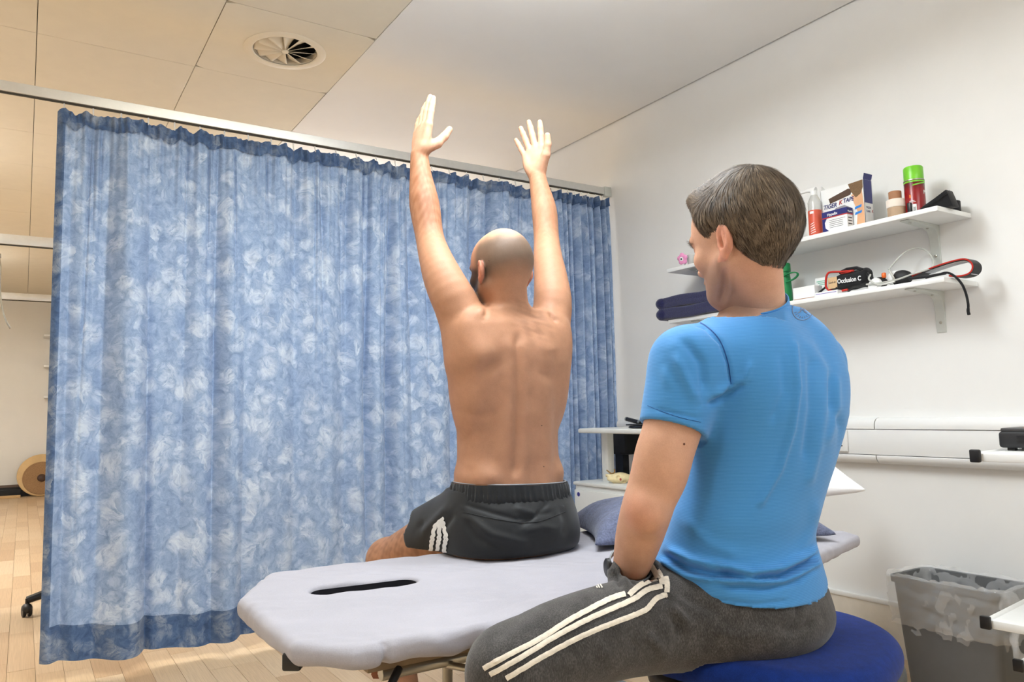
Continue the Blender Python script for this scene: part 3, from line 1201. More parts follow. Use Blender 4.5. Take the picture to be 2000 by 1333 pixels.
pts = [AT(a, b, 1.5) for a, b in ((731, 1292), (733, 1305), (731, 1318), (735, 1326), (740, 1322))]
MB().ribbon(pts, _r, .012, .003).build('strap', strap_m, tcou)
pts = [AT(a, b, 1.75) for a, b in ((915, 1252), (921, 1280), (926, 1330))]
MB().ribbon(pts, _r, .010, .003).build('strap', strap_m, tcou)
t0, t1 = AT(779, 1307, 1.36), AT(752, 1362, 1.30)
MB().tube([t0, t1, t1+(t1-t0)*2.2], .0075, 12).build('adjuster_lever', black_m, tcou, smooth=True)

ys = ON(737, 1300, 2, 0.002)
setp(MB().lathe((ys[0], ys[1], 0.0004), [(.03, 0), (.065, 0), (.066, .0006), (.03, .0008)], 18).build('floor_marker', plain('yellow_tape', C(222, 178, 70), .6)), 'round yellow marker on the floor under the couch', 'floor marker')

# --- pillows
denim_m = cloth('slate_blue_pillowcase', C(98, 104, 128), .9, var=.34, fine=220, bump=.4, vscale=46)
linen_m = cloth('white_pillowcase', C(238, 238, 240), .85, var=.02, fine=300, bump=.15)


def pillow(nm, c, X, Y, Z, hx, hy, hz, mat, label, h=0.006, seed=0, parent=None, pinch=.16, under=1.0):
    c, X, Y, Z = (np.asarray(q, float) for q in (c, X, Y, Z))
    ext = abs(X)*hx+abs(Y)*hy+abs(Z)*hz+.03
    f = Field(c-ext, c+ext, h)

    def g(d, x, y, z):
        u = ((x-c[0])*X[0]+(y-c[1])*X[1]+(z-c[2])*X[2])
        v = ((x-c[0])*Y[0]+(y-c[1])*Y[1]+(z-c[2])*Y[2])
        w = ((x-c[0])*Z[0]+(y-c[1])*Z[1]+(z-c[2])*Z[2])
        a, b = u/hx, v/hy
        # corners reach out, sides pull in
        su = 1-pinch*(1-np.abs(b)**2)*0.6
        sv = 1-pinch*(1-np.abs(a)**2)*0.6
        a, b = np.clip(np.abs(a)/su, 0, 2), np.clip(np.abs(b)/sv, 0, 2)
        th = hz*np.sqrt(np.clip((1-a**2.6)*(1-b**2.6), 0, 1))+0.003
        P3 = np.stack(np.broadcast_arrays(x, y, z), -1)
        th = th*(1+.10*vnoise(P3, 26, seed)*np.clip(a+b, 0, 1))
        inside = np.maximum(np.maximum(a, b)-1, -.2)*min(hx, hy)
        th = np.where(w < 0, th*under, th)
        return np.maximum(np.abs(w)-th, inside)
    f.fn(g)
    o, _ = fmesh(nm, f, mat, parent, 3)
    if label:
        setp(o, label, 'pillow')
    return o


pc = (1.88, 1.80, ZB+.082)
px_ = np.array([math.cos(R_(-18)), math.sin(R_(-18)), 0])
pillow('pillow', (1.73, 1.71, ZB+.016), (.90, -.436, 0), (.436, .90, 0), (0, 0, 1), .35, .22, .120, denim_m, 'slate blue pillow lying flat on the couch head end', seed=3, under=.1)
Zp = np.array([-.22, -.18, .96])
Zp /= np.linalg.norm(Zp)
Xp = np.array([.80, -.60, 0])
Xp -= Zp*(Xp@Zp)
Xp /= np.linalg.norm(Xp)
Yp = np.cross(Zp, Xp)
pillow('pillow', AT(1672, 952, 2.40)-Xp*.28+Yp*.17, Xp, Yp, Zp, .30, .20, .055, linen_m, 'plump white pillow on top of the slate blue one', seed=5)

# ================================================================== stool under the man in the blue shirt
SX, SY, ZS = 1.272, 1.045, 0.515
stl = thing('stool', 'swivel stool with a royal blue padded seat and black shell', 'stool', (SX, SY, 0))
blue_m = cloth('royal_blue_wool', C(14, 44, 116), .9, var=.25, fine=650, bump=.25, sheen=.08, vscale=60)
ra = R_(20)
sx_, sy_ = np.array([math.cos(ra), math.sin(ra), 0]), np.array([-math.sin(ra), math.cos(ra), 0])


def seat_f(zt, zb, grow, rad, sag):
    def g(d, x, y, z):
        u = (x-SX)*sx_[0]+(y-SY)*sx_[1]
        v = (x-SX)*sy_[0]+(y-SY)*sy_[1]
        p2 = ((np.abs(u)/(.248+grow))**2.6+(np.abs(v)/(.225+grow))**2.6)**(1/2.6)
        p2 = (p2-1)*.22+rad+0*z
        dome = -.018*np.clip((u/.3)**2, 0, 1.2)-.024*np.clip((v/.22)**2, 0, 1.3)-sag*np.exp(-((u/.17)**2+(v/.15)**2))
        zc = (zt+zb)/2+dome
        q = np.abs(z-zc)-(zt-zb)/2+rad
        return np.sqrt(np.maximum(p2, 0)**2+np.maximum(q, 0)**2)+np.minimum(np.maximum(p2, q), 0)-rad
    return g


f = Field((SX-.4, SY-.4, .38), (SX+.4, SY+.4, .56), .006)
f.fn(seat_f(ZS, ZS-.06, 0.0, .028, .006))
fmesh('seat_cushion', f, blue_m, stl, 2)
f = Field((SX-.4, SY-.4, .34), (SX+.4, SY+.4, .54), .006)
f.fn(seat_f(ZS-.040, ZS-.085, .003, .02, 0))
fmesh('seat_shell', f, black_m, stl, 2)
sc = np.array([SX, SY, 0])
MB().tube([sc+(0, 0, .08), sc+(0, 0, .26)], .028, 14).build('lower_column', black_m, stl, smooth=True)
MB().tube([sc+(0, 0, .25), sc+(0, 0, .43)], .016, 14).build('gas_column', steel_m, stl, smooth=True)
MB().box(sc+(0, 0, .42), (.2, .16, .025)).build('mechanism', black_m, stl, bevel=.006)
for k in range(5):
    a = R_(20)+k*2*math.pi/5
    d = np.array([math.cos(a), math.sin(a), 0])
    e = sc+d*.26
    MB().tube([sc+(0, 0, .115), sc+d*.13+(0, 0, .105), e+(0, 0, .075)], [.026, .022, .016], 8).build('base_leg', black_m, stl, smooth=True)
    w_, f_ = MB(), MB()
    castor(w_, f_, e, np.array([-d[1], d[0], 0]))
    cas = f_.build('castor', black_m, stl, smooth=True)
    w_.build('wheel', black_m, cas, smooth=True)

# ================================================================== bedside cabinet by the curtain
def rail_y0(px, X, z):
    lo, hi = 0.5, 3.4
    for _ in range(40):
        mid = (lo+hi)/2
        if PROJ((X, mid, z))[0] > px:
            lo = mid
        else:
            hi = mid
    return (lo+hi)/2


cabm = plain('cabinet_white', C(228, 228, 222), .45, var=.015, vscale=10)
cab = thing('overbed_cabinet', 'white cabinet trolley with a raised table top standing by the curtain', 'cabinet', (2.45, 2.8, 0))
MB().bb(2.27, 2.72, 2.36, 2.97, .835, .857).build('table_top', cabm, cab, bevel=.008, seg=3)
cy0 = rail_y0(1194, 2.38, .7)
MB().bb(2.36, 2.40, cy0, cy0+.05, .60, .836).build('column', cabm, cab, bevel=.006)
bd = MB().bb(2.27, 2.68, 2.50, 3.00, .07, .585).build('body', cabm, cab, bevel=.006)
MB().bb(2.255, 2.272, 2.51, 2.99, .09, .565).build('door', cabm, cab, bevel=.004)
MB().bb(2.262, 2.69, 2.49, 3.01, .585, .602).build('cabinet_top', cabm, cab, bevel=.006)
st = MB().lathe(ON(1130, 966, 0, 2.2545), [(.001, 0), (.0105, 0), (.0105, .0008), (.001, .001)], 20, (-1, 0, 0)).build('sticker', plain('blue_sticker', C(54, 48, 140), .4), cab)
for a, b in ((2.31, 2.56), (2.31, 2.94), (2.64, 2.56), (2.64, 2.94)):
    MB().tube([(a, b, .0), (a, b, .075)], .018, 10).build('foot', black_m, cab, smooth=True)
ey0, ey1 = rail_y0(1222, 2.56, .78), rail_y0(1161, 2.56, .78)
t = thing('equipment_box', 'black box hanging under the white raised table top', 'box', (2.62, (ey0+ey1)/2, .60))
MB().bb(2.56, 2.68, ey0, min(ey1, 3.16), .715, .834).build('case', plain('matt_black', C(16, 16, 18), .7), t, bevel=.02, seg=3)
MB().bb(2.62, 2.66, (ey0+ey1)/2-.03, (ey0+ey1)/2+.03, .603, .72).build('stand', black_m, t)
t = thing('instrument_mat', 'flat black pouch lying on the raised table top', 'pouch', (2.48, 2.62, .857))
MB().lathe((2.50, 2.62, .858), [(.02, 0), (.15, 0), (.16, .004), (.152, .010), (.02, .013)], 28).build('pouch', black_m, t, smooth=True)
MB().bb(2.36, 2.42, 2.52, 2.72, .870, .876).build('flap', black_m, t, bevel=.002)
p0, p1 = ON(1224, 819, 0, 2.42), ON(1262, 829, 0, 2.42)
t = thing('otoscope_handle', 'black cylindrical instrument handle with chrome ends on the pouch', 'instrument', tuple(p0))
dd = (p1-p0)/np.linalg.norm(p1-p0)
MB().tube([p0, p0+(p1-p0)*.62], .0098, 14).build('grip', black_m, t, smooth=True)
MB().tube([p0-dd*.004, p0+dd*.003], .0104, 14).build('end_ring', steel_m, t, smooth=True)
MB().tube([p0+(p1-p0)*.62, p0+(p1-p0)*.72], .0106, 14).build('collar', steel_m, t, smooth=True)
MB().tube([p0+(p1-p0)*.72, p1], .0075, 12).build('neck', black_m, t, smooth=True)
# small bone model on the cabinet
bone_m = plain('bone_plastic', C(232, 214, 168), .45, var=.12, vscale=60)
bc = ON(1212, 934, 0, 2.36)
t = thing('bone_model', 'small cream plastic bone model lying on the white cabinet', 'model', (bc[0], bc[1], .602))
f = Field(bc-.11, bc+.11, .003)
f.ell(bc, (.044, .030, .026), _r, _f, _u, k=.01)
f.ell(bc-_r*.036-_u*.004, (.028, .022, .015), _r, _f, _u, k=.012)
for sgn in (-1, 1):
    f.cone(bc-_f*.01, bc+_r*.066*sgn+_u*.014, .012, .005, .012)
f.cone(bc-_r*.01-_u*.01, bc-_r*.036-_u*.034, .010, .005, .01)
f.cone(bc+_r*.01-_u*.012, bc+_r*.014-_u*.036, .014, .009, .01)
f.ell(bc-_r*.014+_u*.008-_f*.028, (.009, .012, .009), _r, _f, _u, k=.004, sub=True)
f.ell(bc+_r*.016-_u*.012-_f*.026, (.010, .014, .007), _r, _f, _u, k=.004, sub=True)
fmesh('vertebra', f, bone_m, t, 1)
pin_m = plain('brass_pin', C(176, 132, 62), .4, .3)
for a, b in (((1200, 924), (1184, 931)), ((1201, 924), (1200, 917)), ((1198, 929), (1185, 919)), ((1232, 925), (1236, 917)), ((1196, 945), (1189, 951))):
    MB().tube([ON(*a, 0, 2.35), ON(*b, 0, 2.35)], .003, 6).build('peg', pin_m, t)
MB().sphere(ON(1212, 937, 0, 2.335), (.005, .004, .006)).build('red_mark', plain('red_dot', C(170, 50, 46), .4), t, smooth=True)

# ================================================================== waste bin
binx0, binx1, biny0, biny1, zr = 2.515, 2.735, 1.215, 1.565, .362
bin_m = plain('grey_bin_plastic', C(104, 105, 105), .5, var=.03)
wbn = thing('waste_bin', 'grey rectangular waste bin with a clear liner against the wall', 'bin', ((binx0+binx1)/2, (biny0+biny1)/2, 0))


def rrect(x0, x1, y0, y1, r, n=5):
    out = []
    for cx, cy, a0 in ((x1-r, y1-r, 0), (x0+r, y1-r, 90), (x0+r, y0+r, 180), (x1-r, y0+r, 270)):
        for i in range(n+1):
            a = R_(a0+90*i/n)
            out.append((cx+r*math.cos(a), cy+r*math.sin(a)))
    return out


def shell(secs, mat, nm, parent, jit=None, close_bottom=True, smooth=True):
    b = MB()
    n = len(secs[0][1])
    vs, fs = [], []
    for z, loop in secs:
        for i, (x, y) in enumerate(loop):
            p = np.array([x, y, z])
            if jit is not None:
                p = p+jit(p, i, n)
            vs.append(p)
    for k in range(len(secs)-1):
        for i in range(n):
            fs.append((k*n+i, k*n+(i+1) % n, (k+1)*n+(i+1) % n, (k+1)*n+i))
    if close_bottom:
        fs.append(tuple(range(n)))
    b.add(vs, fs)
    return b.build(nm, mat, parent, smooth=smooth)


def grow(g, r=.03, z=0):
    return rrect(binx0-g, binx1+g, biny0-g, biny1+g, r)


bo = shell([(0.0, grow(-.030)), (.004, grow(-.026)), (.24, grow(-.010)), (zr-.02, grow(-.003)), (zr-.02, grow(.004)), (zr, grow(.005)), (zr+.001, grow(.002)), (zr-.002, grow(-.002)), (.20, grow(-.014)), (.012, grow(-.028))], bin_m, 'body', wbn)
MB().bb(binx0+.05, binx1-.05, biny0-.002, biny0+.012, .245, .275).build('hand_grip', bin_m, wbn, bevel=.004)
lt = NT('clear_liner_film')
lt.b.inputs['Base Color'].default_value = (1, 1, 1, 1)
lt.b.inputs['Roughness'].default_value = .12
lt.b.inputs['Alpha'].default_value = 0.24
lt.b.inputs['IOR'].default_value = 1.5
lt.b.inputs['Coat Weight'].default_value = 1.0
lt.b.inputs['Coat Roughness'].default_value = .06
jr = np.random.default_rng(4)


def dens_loop(g, n=150):
    L = np.array(rrect(binx0-g, binx1+g, biny0-g, biny1+g, .035, 8))
    L = np.concatenate([L, L[:1]])
    cum = np.concatenate([[0], np.cumsum(np.hypot(*np.diff(L, axis=0).T))])
    t_ = np.linspace(0, cum[-1], n+1)[:-1]
    return list(zip(np.interp(t_, cum, L[:, 0]), np.interp(t_, cum, L[:, 1])))


def ljit(p, i, n):
    P3 = p[None, :]
    a = float(vnoise(P3, 70, 3)[0])
    b = float(vnoise(P3, 140, 8)[0])
    c = np.array([p[0]-(binx0+binx1)/2, p[1]-(biny0+biny1)/2, 0])
    c /= np.linalg.norm(c)+1e-9
    e_ = float(vnoise(P3*np.array([1, 1, 2.2]), 260, 5)[0])
    return c*(.005+.006*a+.0035*abs(b)+.002*e_)+np.array([0, 0, .006*b])


secs = [(zz, dens_loop(gg)) for zz, gg in ((.205, .000), (.213, .002), (.225, .004), (.245, .006), (.265, .008), (.285, .009), (.30, .010), (.32, .011), (.335, .011), (.35, .012), (.363, .013), (.371, .008), (.372, .000), (.362, -.006), (.345, -.010), (.31, -.013), (.26, -.016), (.18, -.02))]
zz_ = np.interp(np.linspace(0, len(secs)-1, 52), np.arange(len(secs)), [q_[0] for q_ in secs])
gg_ = np.interp(np.linspace(0, 17, 52), np.arange(18), (.000, .002, .004, .006, .008, .009, .010, .011, .011, .012, .013, .008, .000, -.006, -.010, -.013, -.016, -.02))
shell([(z_, dens_loop(g_)) for z_, g_ in zip(zz_, gg_)], lt.m, 'liner', wbn, ljit, False)
# knot of spare film at the near end
f = Field((binx0-.02, biny0-.10, .16), (binx1+.05, biny0+.06, .42), .004)
kc = np.array([2.56, biny0-.012, .325])
f.ell(kc, (.045, .022, .04), k=.02)
f.cone(kc+(-.01, -.008, -.02), kc+(-.03, -.02, -.13), .016, .006, .02)
f.ell(kc+(-.032, -.022, -.14), (.016, .01, .022), k=.01)
f.fn(lambda d, x, y, z: d+.007*vnoise(np.stack(np.broadcast_arrays(x, y, z), -1), 130, 11))
fmesh('liner_knot', f, lt.m, wbn, 1)

# ================================================================== white trolley at the right edge
trl = thing('trolley', 'white equipment trolley with black end caps at the right edge', 'trolley', (2.25, .75, 0))
c0 = AT(1906, 891, 2.0)
gx_ = np.array([0.12, -0.993, 0])
gx_ /= np.linalg.norm(gx_)
gy_ = np.array([-gx_[1], gx_[0], 0])
for (cap, zz, wdt) in ((AT(1906, 891, 2.0), None, .50), (AT(1926, 1216, 2.0), None, .50), (AT(1990, 1300, 2.1), None, .44)):
    cap = np.array(cap)
    a = cap
    back = a+gy_*(.30)
    MB().tube([a, back], .011, 4).build('side_rail', white_m, trl, bevel=.002)
    MB().box(a-gy_*.004, (.026, .014, .034), gx_, gy_).build('end_cap', black_m, trl, bevel=.004)
    ctr_ = a+gx_*(wdt/2+.012)+gy_*.155
    MB().box(ctr_+np.array([0, 0, -.004]), (wdt, .31, .022), gx_, gy_).build('shelf', white_m, trl, bevel=.003)
post = AT(1906, 891, 2.0)+gx_*.47+gy_*.15
MB().box((post[0], post[1], .45), (.05, .05, .86), gx_, gy_).build('post', white_m, trl, bevel=.004)
for k in (-1, 1):
    fb = np.array([post[0], post[1], .05])
    MB().box(fb+gy_*.12*k, (.05, .26, .03), gx_, gy_).build('foot_bar', white_m, trl, bevel=.004)
    w_, f_ = MB(), MB()
    castor(w_, f_, (fb+gy_*.22*k)*np.array([1, 1, 0]), gx_, .02)
    cas = f_.build('castor', black_m, trl, smooth=True)
    w_.build('wheel', black_m, cas, smooth=True)
dv = AT(1990, 862, 2.07)
t = thing('therapy_device', 'black desktop device with an orange lid label on the trolley', 'device', tuple(dv))
dvm = plain('charcoal_plastic', C(34, 34, 36), .45)
bz = AT(1906, 891, 2.0)[2]
cc_ = np.array([dv[0], dv[1], bz+.007])+gx_*.06+gy_*.05
MB().box(cc_+(0, 0, .030), (.20, .16, .044), gx_, gy_).build('body', dvm, t, bevel=.008, seg=3)
MB().box(cc_+(0, 0, .056), (.19, .15, .010), gx_, gy_).build('lid', plain('grey_lid', C(60, 58, 58), .4), t, bevel=.003)
MB().box(cc_+(0, 0, .062)+gx_*.02, (.13, .11, .002), gx_, gy_).build('label', plain('orange_label', C(214, 142, 96), .5), t)
for i in range(4):
    MB().box(cc_-gy_*.0805-gx_*(.03)+np.array([0, 0, .022+.006*i]), (.05, .002, .0025), gx_, gy_).build('vent_slot', black_m, t)
for a in (-1, 1):
    for b in (-1, 1):
        MB().box(cc_+gx_*.075*a+gy_*.055*b+np.array([0, 0, .004]), (.02, .02, .009), gx_, gy_).build('foot', black_m, t, bevel=.002)

# ================================================================== wall shelves and what stands on them
XF = 2.58
Zs1, Zs2 = 1.610, 1.365


def wshelf(zt, y0, y1, label):
    t = thing('wall_shelf', label, 'shelf', (2.69, (y0+y1)/2, zt), 'wall shelves')
    MB().bb(XF, XW, y0, y1, zt-.017, zt).build('board', white_m, t, bevel=.0015)
    for yb in (1.475, 2.50):
        b = MB()
        w = .034
        prof = [(XW, zt-.0175), (XF+.025, zt-.0175), (XF+.022, zt-.021), (XF+.06, zt-.024), (XW-.05, zt-.030), (XW-.026, zt-.038), (XW-.014, zt-.055), (XW-.009, zt-.085), (XW-.004, zt-.165), (XW, zt-.168)]
        b.prism([(p, z) for p, z in prof], (0, yb-w/2, 0), (1, 0, 0), (0, 0, 1), (0, 1, 0), w)
        br = b.build('bracket', grey_metal, t, bevel=.001, seg=1)
        for dz in (.075, .130):
            MB().lathe((XW-.004, yb, zt-dz), [(.001, .0), (.006, .0), (.005, .004), (.001, .005)], 12, (-1, 0, 0)).build('screw', steel_m, br, smooth=True)
        for dx in (.05, .16):
            MB().lathe((XW-dx, yb, zt-.0235-(.008 if dx < .1 else 0)), [(.001, .0), (.0045, .0), (.004, .003), (.001, .004)], 12, (0, 0, -1)).build('screw', steel_m, br, smooth=True)
    return t


wshelf(Zs1, 1.345, 2.635, 'upper white wall shelf holding tape boxes and a spray can')
wshelf(Zs2, 1.340, 2.640, 'lower white wall shelf holding towels and a black pouch')


def yz(px, py, X):
    q = ON(px, py, 0, X)
    return q[1], q[2]


def rail_y(px, X, z):          # Y where column px crosses the plane X at height z
    lo, hi = 0.5, 3.2
    for _ in range(40):
        mid = (lo+hi)/2
        if PROJ((X, mid, z))[0] > px:
            lo = mid
        else:
            hi = mid
    return (lo+hi)/2


def vtop(py, X, Y):            # height at which (X, Y) is seen at row py
    lo, hi = 0.0, 2.6
    for _ in range(40):
        mid = (lo+hi)/2
        if PROJ((X, Y, mid))[1] > py:
            lo = mid
        else:
            hi = mid
    return (lo+hi)/2


red_m = plain('red_print', C(176, 42, 40), .4)
navy_m = plain('navy_print', C(34, 40, 110), .45)
card_m = plain('white_card', C(238, 238, 236), .5, var=.01)
ink_m = plain('black_ink', C(30, 30, 40), .5)
# -- spray can
X = 2.665
y = rail_y(1787, X, Zs1+.07)
r = .0335
sp = thing('spray_can', 'dark red spray can with a bright green cap on the upper shelf', 'spray can', (X, y, Zs1))
zt = vtop(327, X, y)
hcan = zt-Zs1
canm = NT('can_print')
cz = canm.coord('Object')
sepz = canm.new('ShaderNodeSeparateXYZ')
canm.link(cz, sepz.inputs[0])
canm.col(canm.ramp(canm.math('SUBTRACT', sepz.outputs[2], Zs1), [(0.0, C(150, 24, 28)), (hcan*.5, C(140, 16, 22)), (hcan*.62, C(96, 8, 14))]))
canm.b.inputs['Roughness'].default_value = .25
MB().lathe((X, y, Zs1), [(r-.003, 0), (r, .003), (r, hcan*.70), (r-.002, hcan*.72)], 40).build('can', canm.m, sp, smooth=True)
grn = plain('green_cap', C(116, 196, 44), .3)
MB().lathe((X, y, Zs1), [(r-.003, hcan*.72), (r-.001, hcan*.72), (r-.001, hcan*.97), (r-.004, hcan*.995), (r-.010, hcan)], 40).build('cap', grn, sp, smooth=True)
MB().lathe((X, y, Zs1), [(r+.0004, hcan*.70), (r+.0012, hcan*.705), (r+.0008, hcan*.72), (r-.001, hcan*.725)], 40, cap=False).build('seam_ring', steel_m, sp, smooth=True)
MB().lathe((X, y, Zs1), [(r+.0003, hcan*.66), (r+.0005, hcan*.66), (r+.0005, hcan*.69), (r+.0003, hcan*.69)], 40, cap=False).build('green_band', grn, sp, smooth=True)


def wrap(nm, X, y, r, a0, a1, z0, z1, mat, parent, n=10, skew=0.0):
    vs, fs = [], []
    for i in range(n+1):
        a = R_(a0+(a1-a0)*i/n)
        dz = skew*i/n
        for z in (z0+dz, z1+dz):
            vs.append((X+math.cos(a)*r, y+math.sin(a)*r, z))
    for i in range(n):
        fs.append((2*i, 2*i+2, 2*i+3, 2*i+1))
    return MB().add(vs, fs).build(nm, mat, parent, smooth=True)


# camera side of shelf things looks about this way
va = math.degrees(math.atan2(-1.5, -2.6))
wrap('green_swoosh', X, y, r+.0006, va-10, va+75, Zs1+hcan*.58, Zs1+hcan*.605, grn, sp, skew=.010)
wrap('barcode_panel', X, y, r+.0006, va-28, va+5, Zs1+.004, Zs1+.038, card_m, sp)
wrap('warning_mark', X, y, r+.0007, va-32, va-22, Zs1+.062, Zs1+.074, plain('warn_orange', C(224, 120, 40), .5), sp)
for i in range(6):
    wrap('barcode_bar', X, y, r+.001, va-12+i*2.4, va-11+i*2.4, Zs1+.008, Zs1+.028, ink_m, sp, 2)
wrap('print_line', X, y, r+.0007, va-34, va+2, Zs1+.046, Zs1+.0475, card_m, sp)
wrap('print_line', X, y, r+.0007, va-34, va-4, Zs1+.050, Zs1+.0515, card_m, sp)
text('lettering', 'P', (X+math.cos(R_(va+52))*(r+.001), y+math.sin(R_(va+52))*(r+.001), Zs1+.074), (-math.sin(R_(va+60)), math.cos(R_(va+60)), 0), (0, 0, 1), .02, card_m, sp)

# -- tape rolls
tan_m = plain('tan_tape', C(166, 118, 84), .7, var=.06)
cream_m = plain('cream_tape', C(232, 220, 206), .8, var=.03)
pale_m = plain('beige_tape', C(178, 150, 122), .7, var=.06)


def roll(label, px, X, z0, z1, r, mat, ri=.012):
    y = rail_y(px, X, (z0+z1)/2)
    t = thing('tape_roll', label, 'tape roll', (X, y, z0), 'tape rolls on the upper shelf')
    h = z1-z0
    MB().lathe((X, y, z0), [(ri, 0), (r-.0015, 0), (r, .0015), (r, h-.0015), (r-.0015, h), (ri, h), (ri, 0)], 32, cap=False).build('tape', mat, t, smooth=True)
    MB().lathe((X, y, z0+.0005), [(ri-.0016, 0), (ri, 0), (ri, h-.001), (ri-.0016, h-.001), (ri-.0016, 0)], 24, cap=False).build('core', card_m, t, smooth=True)
    return y


X = 2.635
zz1 = vtop(407, X, rail_y(1751, X, Zs1+.02))
zz2 = vtop(391, X, rail_y(1751, X, Zs1+.05))
zz3 = vtop(375, X, rail_y(1748, X, Zs1+.08))
roll('wide beige tape roll at the bottom of the stack beside the spray can', 1752, X, Zs1, zz1, .031, pale_m)
roll('white tape roll in the middle of the stack beside the spray can', 1750, X, zz1, zz2, .032, cream_m)
roll('brown tape roll on top of the stack beside the spray can', 1748, X, zz2, zz3, .0215, tan_m)
roll('tan tape roll standing half hidden behind the stacked rolls', 1764, 2.72, Zs1, Zs1+.085, .028, plain('tan2', C(172, 130, 100), .7))

# -- box with the print of a head, and the small box before it
X = 2.655
yl, yr = rail_y(1606, X, Zs1+.05), rail_y(1690, X, Zs1+.05)
zt = vtop(374, X, yl)
xb = X+.055
bxm = card_m
kb = thing('tape_box', 'open white and navy tape box printed with a taped neck', 'box', (X, (yl+yr)/2, Zs1))
hb = zt-Zs1
U = np.array([0, -1, 0])
W = np.array([-1, 0, 0])
MB().bb(X, X+.0012, yr, yl, Zs1, Zs1+hb).build('front_panel', card_m, kb)
MB().bb(xb-.0012, xb, yr, yl, Zs1, Zs1+hb*1.03).build('back_panel', card_m, kb)
MB().bb(X, xb, yr, yr+.0012, Zs1, Zs1+hb).build('side_panel', card_m, kb)
MB().bb(X, xb, yl-.0012, yl, Zs1, Zs1+hb).build('side_panel', card_m, kb)
MB().bb(X, xb, yr, yl, Zs1, Zs1+.0015).build('bottom_panel', card_m, kb)
MB().bb(X+.002, xb-.004, yr-.0006, yr, Zs1+hb*.52, Zs1+hb*1.0).build('navy_print', navy_m, kb)
MB().box((X+.03, yr+.0, Zs1+hb*1.07), (.052, .0012, .022), (1, 0, 0), (0, 1, .25), (0, -.25, 1)).build('flap', navy_m, kb)
MB().prism([(0, 0), (.045, 0), (.02, .03)], (X+.004, yl, Zs1+hb), (1, 0, 0), (0, .35, .94), (0, 1, 0), .001).build('flap', card_m, kb)
MB().box((xb-.01, (yl+yr)/2+.01, Zs1+hb*1.0), (.03, (yl-yr)*.9, .001), (1, 0, .5), (0, 1, 0), (-.5, 0, 1)).build('flap', card_m, kb)
lw = yl-yr
Fp = lambda u, v: np.array([X-.0006, yl-u*lw, Zs1+v*hb])
def fpoly(nm, pts, mat, par, lift=0.0):
    return MB().prism([(u*lw, v*hb) for u, v in pts], np.array([X-.0008-lift, yl, Zs1]), U, (0, 0, 1), (1, 0, 0), .0006).build(nm, mat, par)
fpoly('window', [(.19, .78), (.66, .89), (.74, .85), (.70, .75), (.22, .67)], plain('dark_window', C(88, 70, 60), .25), kb)
skinp = plain('printed_skin', C(222, 170, 128), .5)
fpoly('printed_neck', [(.72, .74), (.96, .80), (.985, .45), (.99, .05), (.80, .05), (.84, .36), (.77, .56)], skinp, kb, .0002)
fpoly('printed_hair', [(.66, .98), (.985, .995), (.985, .84), (.93, .72), (.82, .66), (.72, .80)], plain('printed_hair', C(116, 88, 56), .6, var=.3, vscale=300), kb, .0004)
for i, vv in enumerate((.30, .42)):
    fpoly('printed_tape_stripe', [(.78, vv), (.93, vv+.025), (.94, vv+.075), (.79, vv+.05)], plain('cyan_stripe', C(40, 130, 214), .5), kb, .0006)
fpoly('printed_shadow', [(.18, .38), (.35, .55), (.55, .57), (.70, .48), (.70, .25), (.18, .2)], plain('print_grey', C(150, 146, 150), .5), kb, .0002)
text('lettering', 'TIGER', Fp(.05, .575)+(-.0006, 0, 0), U, (0, 0, 1), .024, navy_m, kb, shear=.25, bold=.0004, wscale=.92)
text('lettering', 'K', Fp(.42, .60)+(-.0006, 0, 0), U, (0, 0, 1), .024, red_m, kb, shear=.25, bold=.0004)
text('lettering', 'TAPE', Fp(.52, .615)+(-.0006, 0, 0), U, (0, 0, 1), .0235, navy_m, kb, shear=.25, bold=.0004, wscale=.86)
text('lettering', 'kinesiology', Fp(.07, .50)+(-.0006, 0, 0), U, (0, 0, 1), .008, ink_m, kb)
text('lettering', 'TIGER', (X+.006, yr-.0008, Zs1+hb*.40), (1, 0, 0), (0, 0, 1), .012, navy_m, kb, shear=.2)
text('lettering', 'TAPE', (X+.006, yr-.0008, Zs1+hb*.32), (1, 0, 0), (0, 0, 1), .012, navy_m, kb, shear=.2)
text('lettering', 'K', (X+.041, yr-.0008, Zs1+hb*.33), (1, 0, 0), (0, 0, 1), .016, red_m, kb, shear=.2)
MB().bb(X+.004, xb-.006, yr-.0006, yr, Zs1+.004, Zs1+.016).build('navy_print', navy_m, kb)

X2 = 2.612
y1, y0 = rail_y(1607, X2, Zs1+.03), rail_y(1655, X2, Zs1+.03)
zt2 = vtop(417, X2, y1)
hh = zt2-Zs1
hb2 = thing('dressing_box', 'small white and blue dressing tape box in front of the larger box', 'box', (X2, (y0+y1)/2, Zs1))
MB().bb(X2, X2+.036, y0, y1, Zs1, Zs1+hh).build('carton', card_m, hb2, bevel=.0008, seg=1)
MB().bb(X2-.0006, X2+.0366, y0-.0006, y1+.0006, Zs1+hh*.74, Zs1+hh+.0006).build('blue_band', navy_m, hb2)
MB().bb(X2-.0009, X2+.0366, y0-.0009, y1, Zs1+hh*.69, Zs1+hh*.74).build('red_line', red_m, hb2)
MB().prism([(0, 0), (.035, 0), (.012, hh*.25), (.010, hh*.5), (.022, hh*.74), (0, hh*.74)], (X2-.0008, y1, Zs1), U, (0, 0, 1), (1, 0, 0), .0006).build('blue_swirl', navy_m, hb2)
text('lettering', 'Hypafix', (X2-.0012, y1-.022, Zs1+hh*.79), U, (0, 0, 1), .0145, card_m, hb2, bold=.0003)
text('lettering', 'Hypafix', (X2+.004, y0-.0014, Zs1+hh*.80), (1, 0, 0), (0, 0, 1), .009, card_m, hb2, bold=.0002)
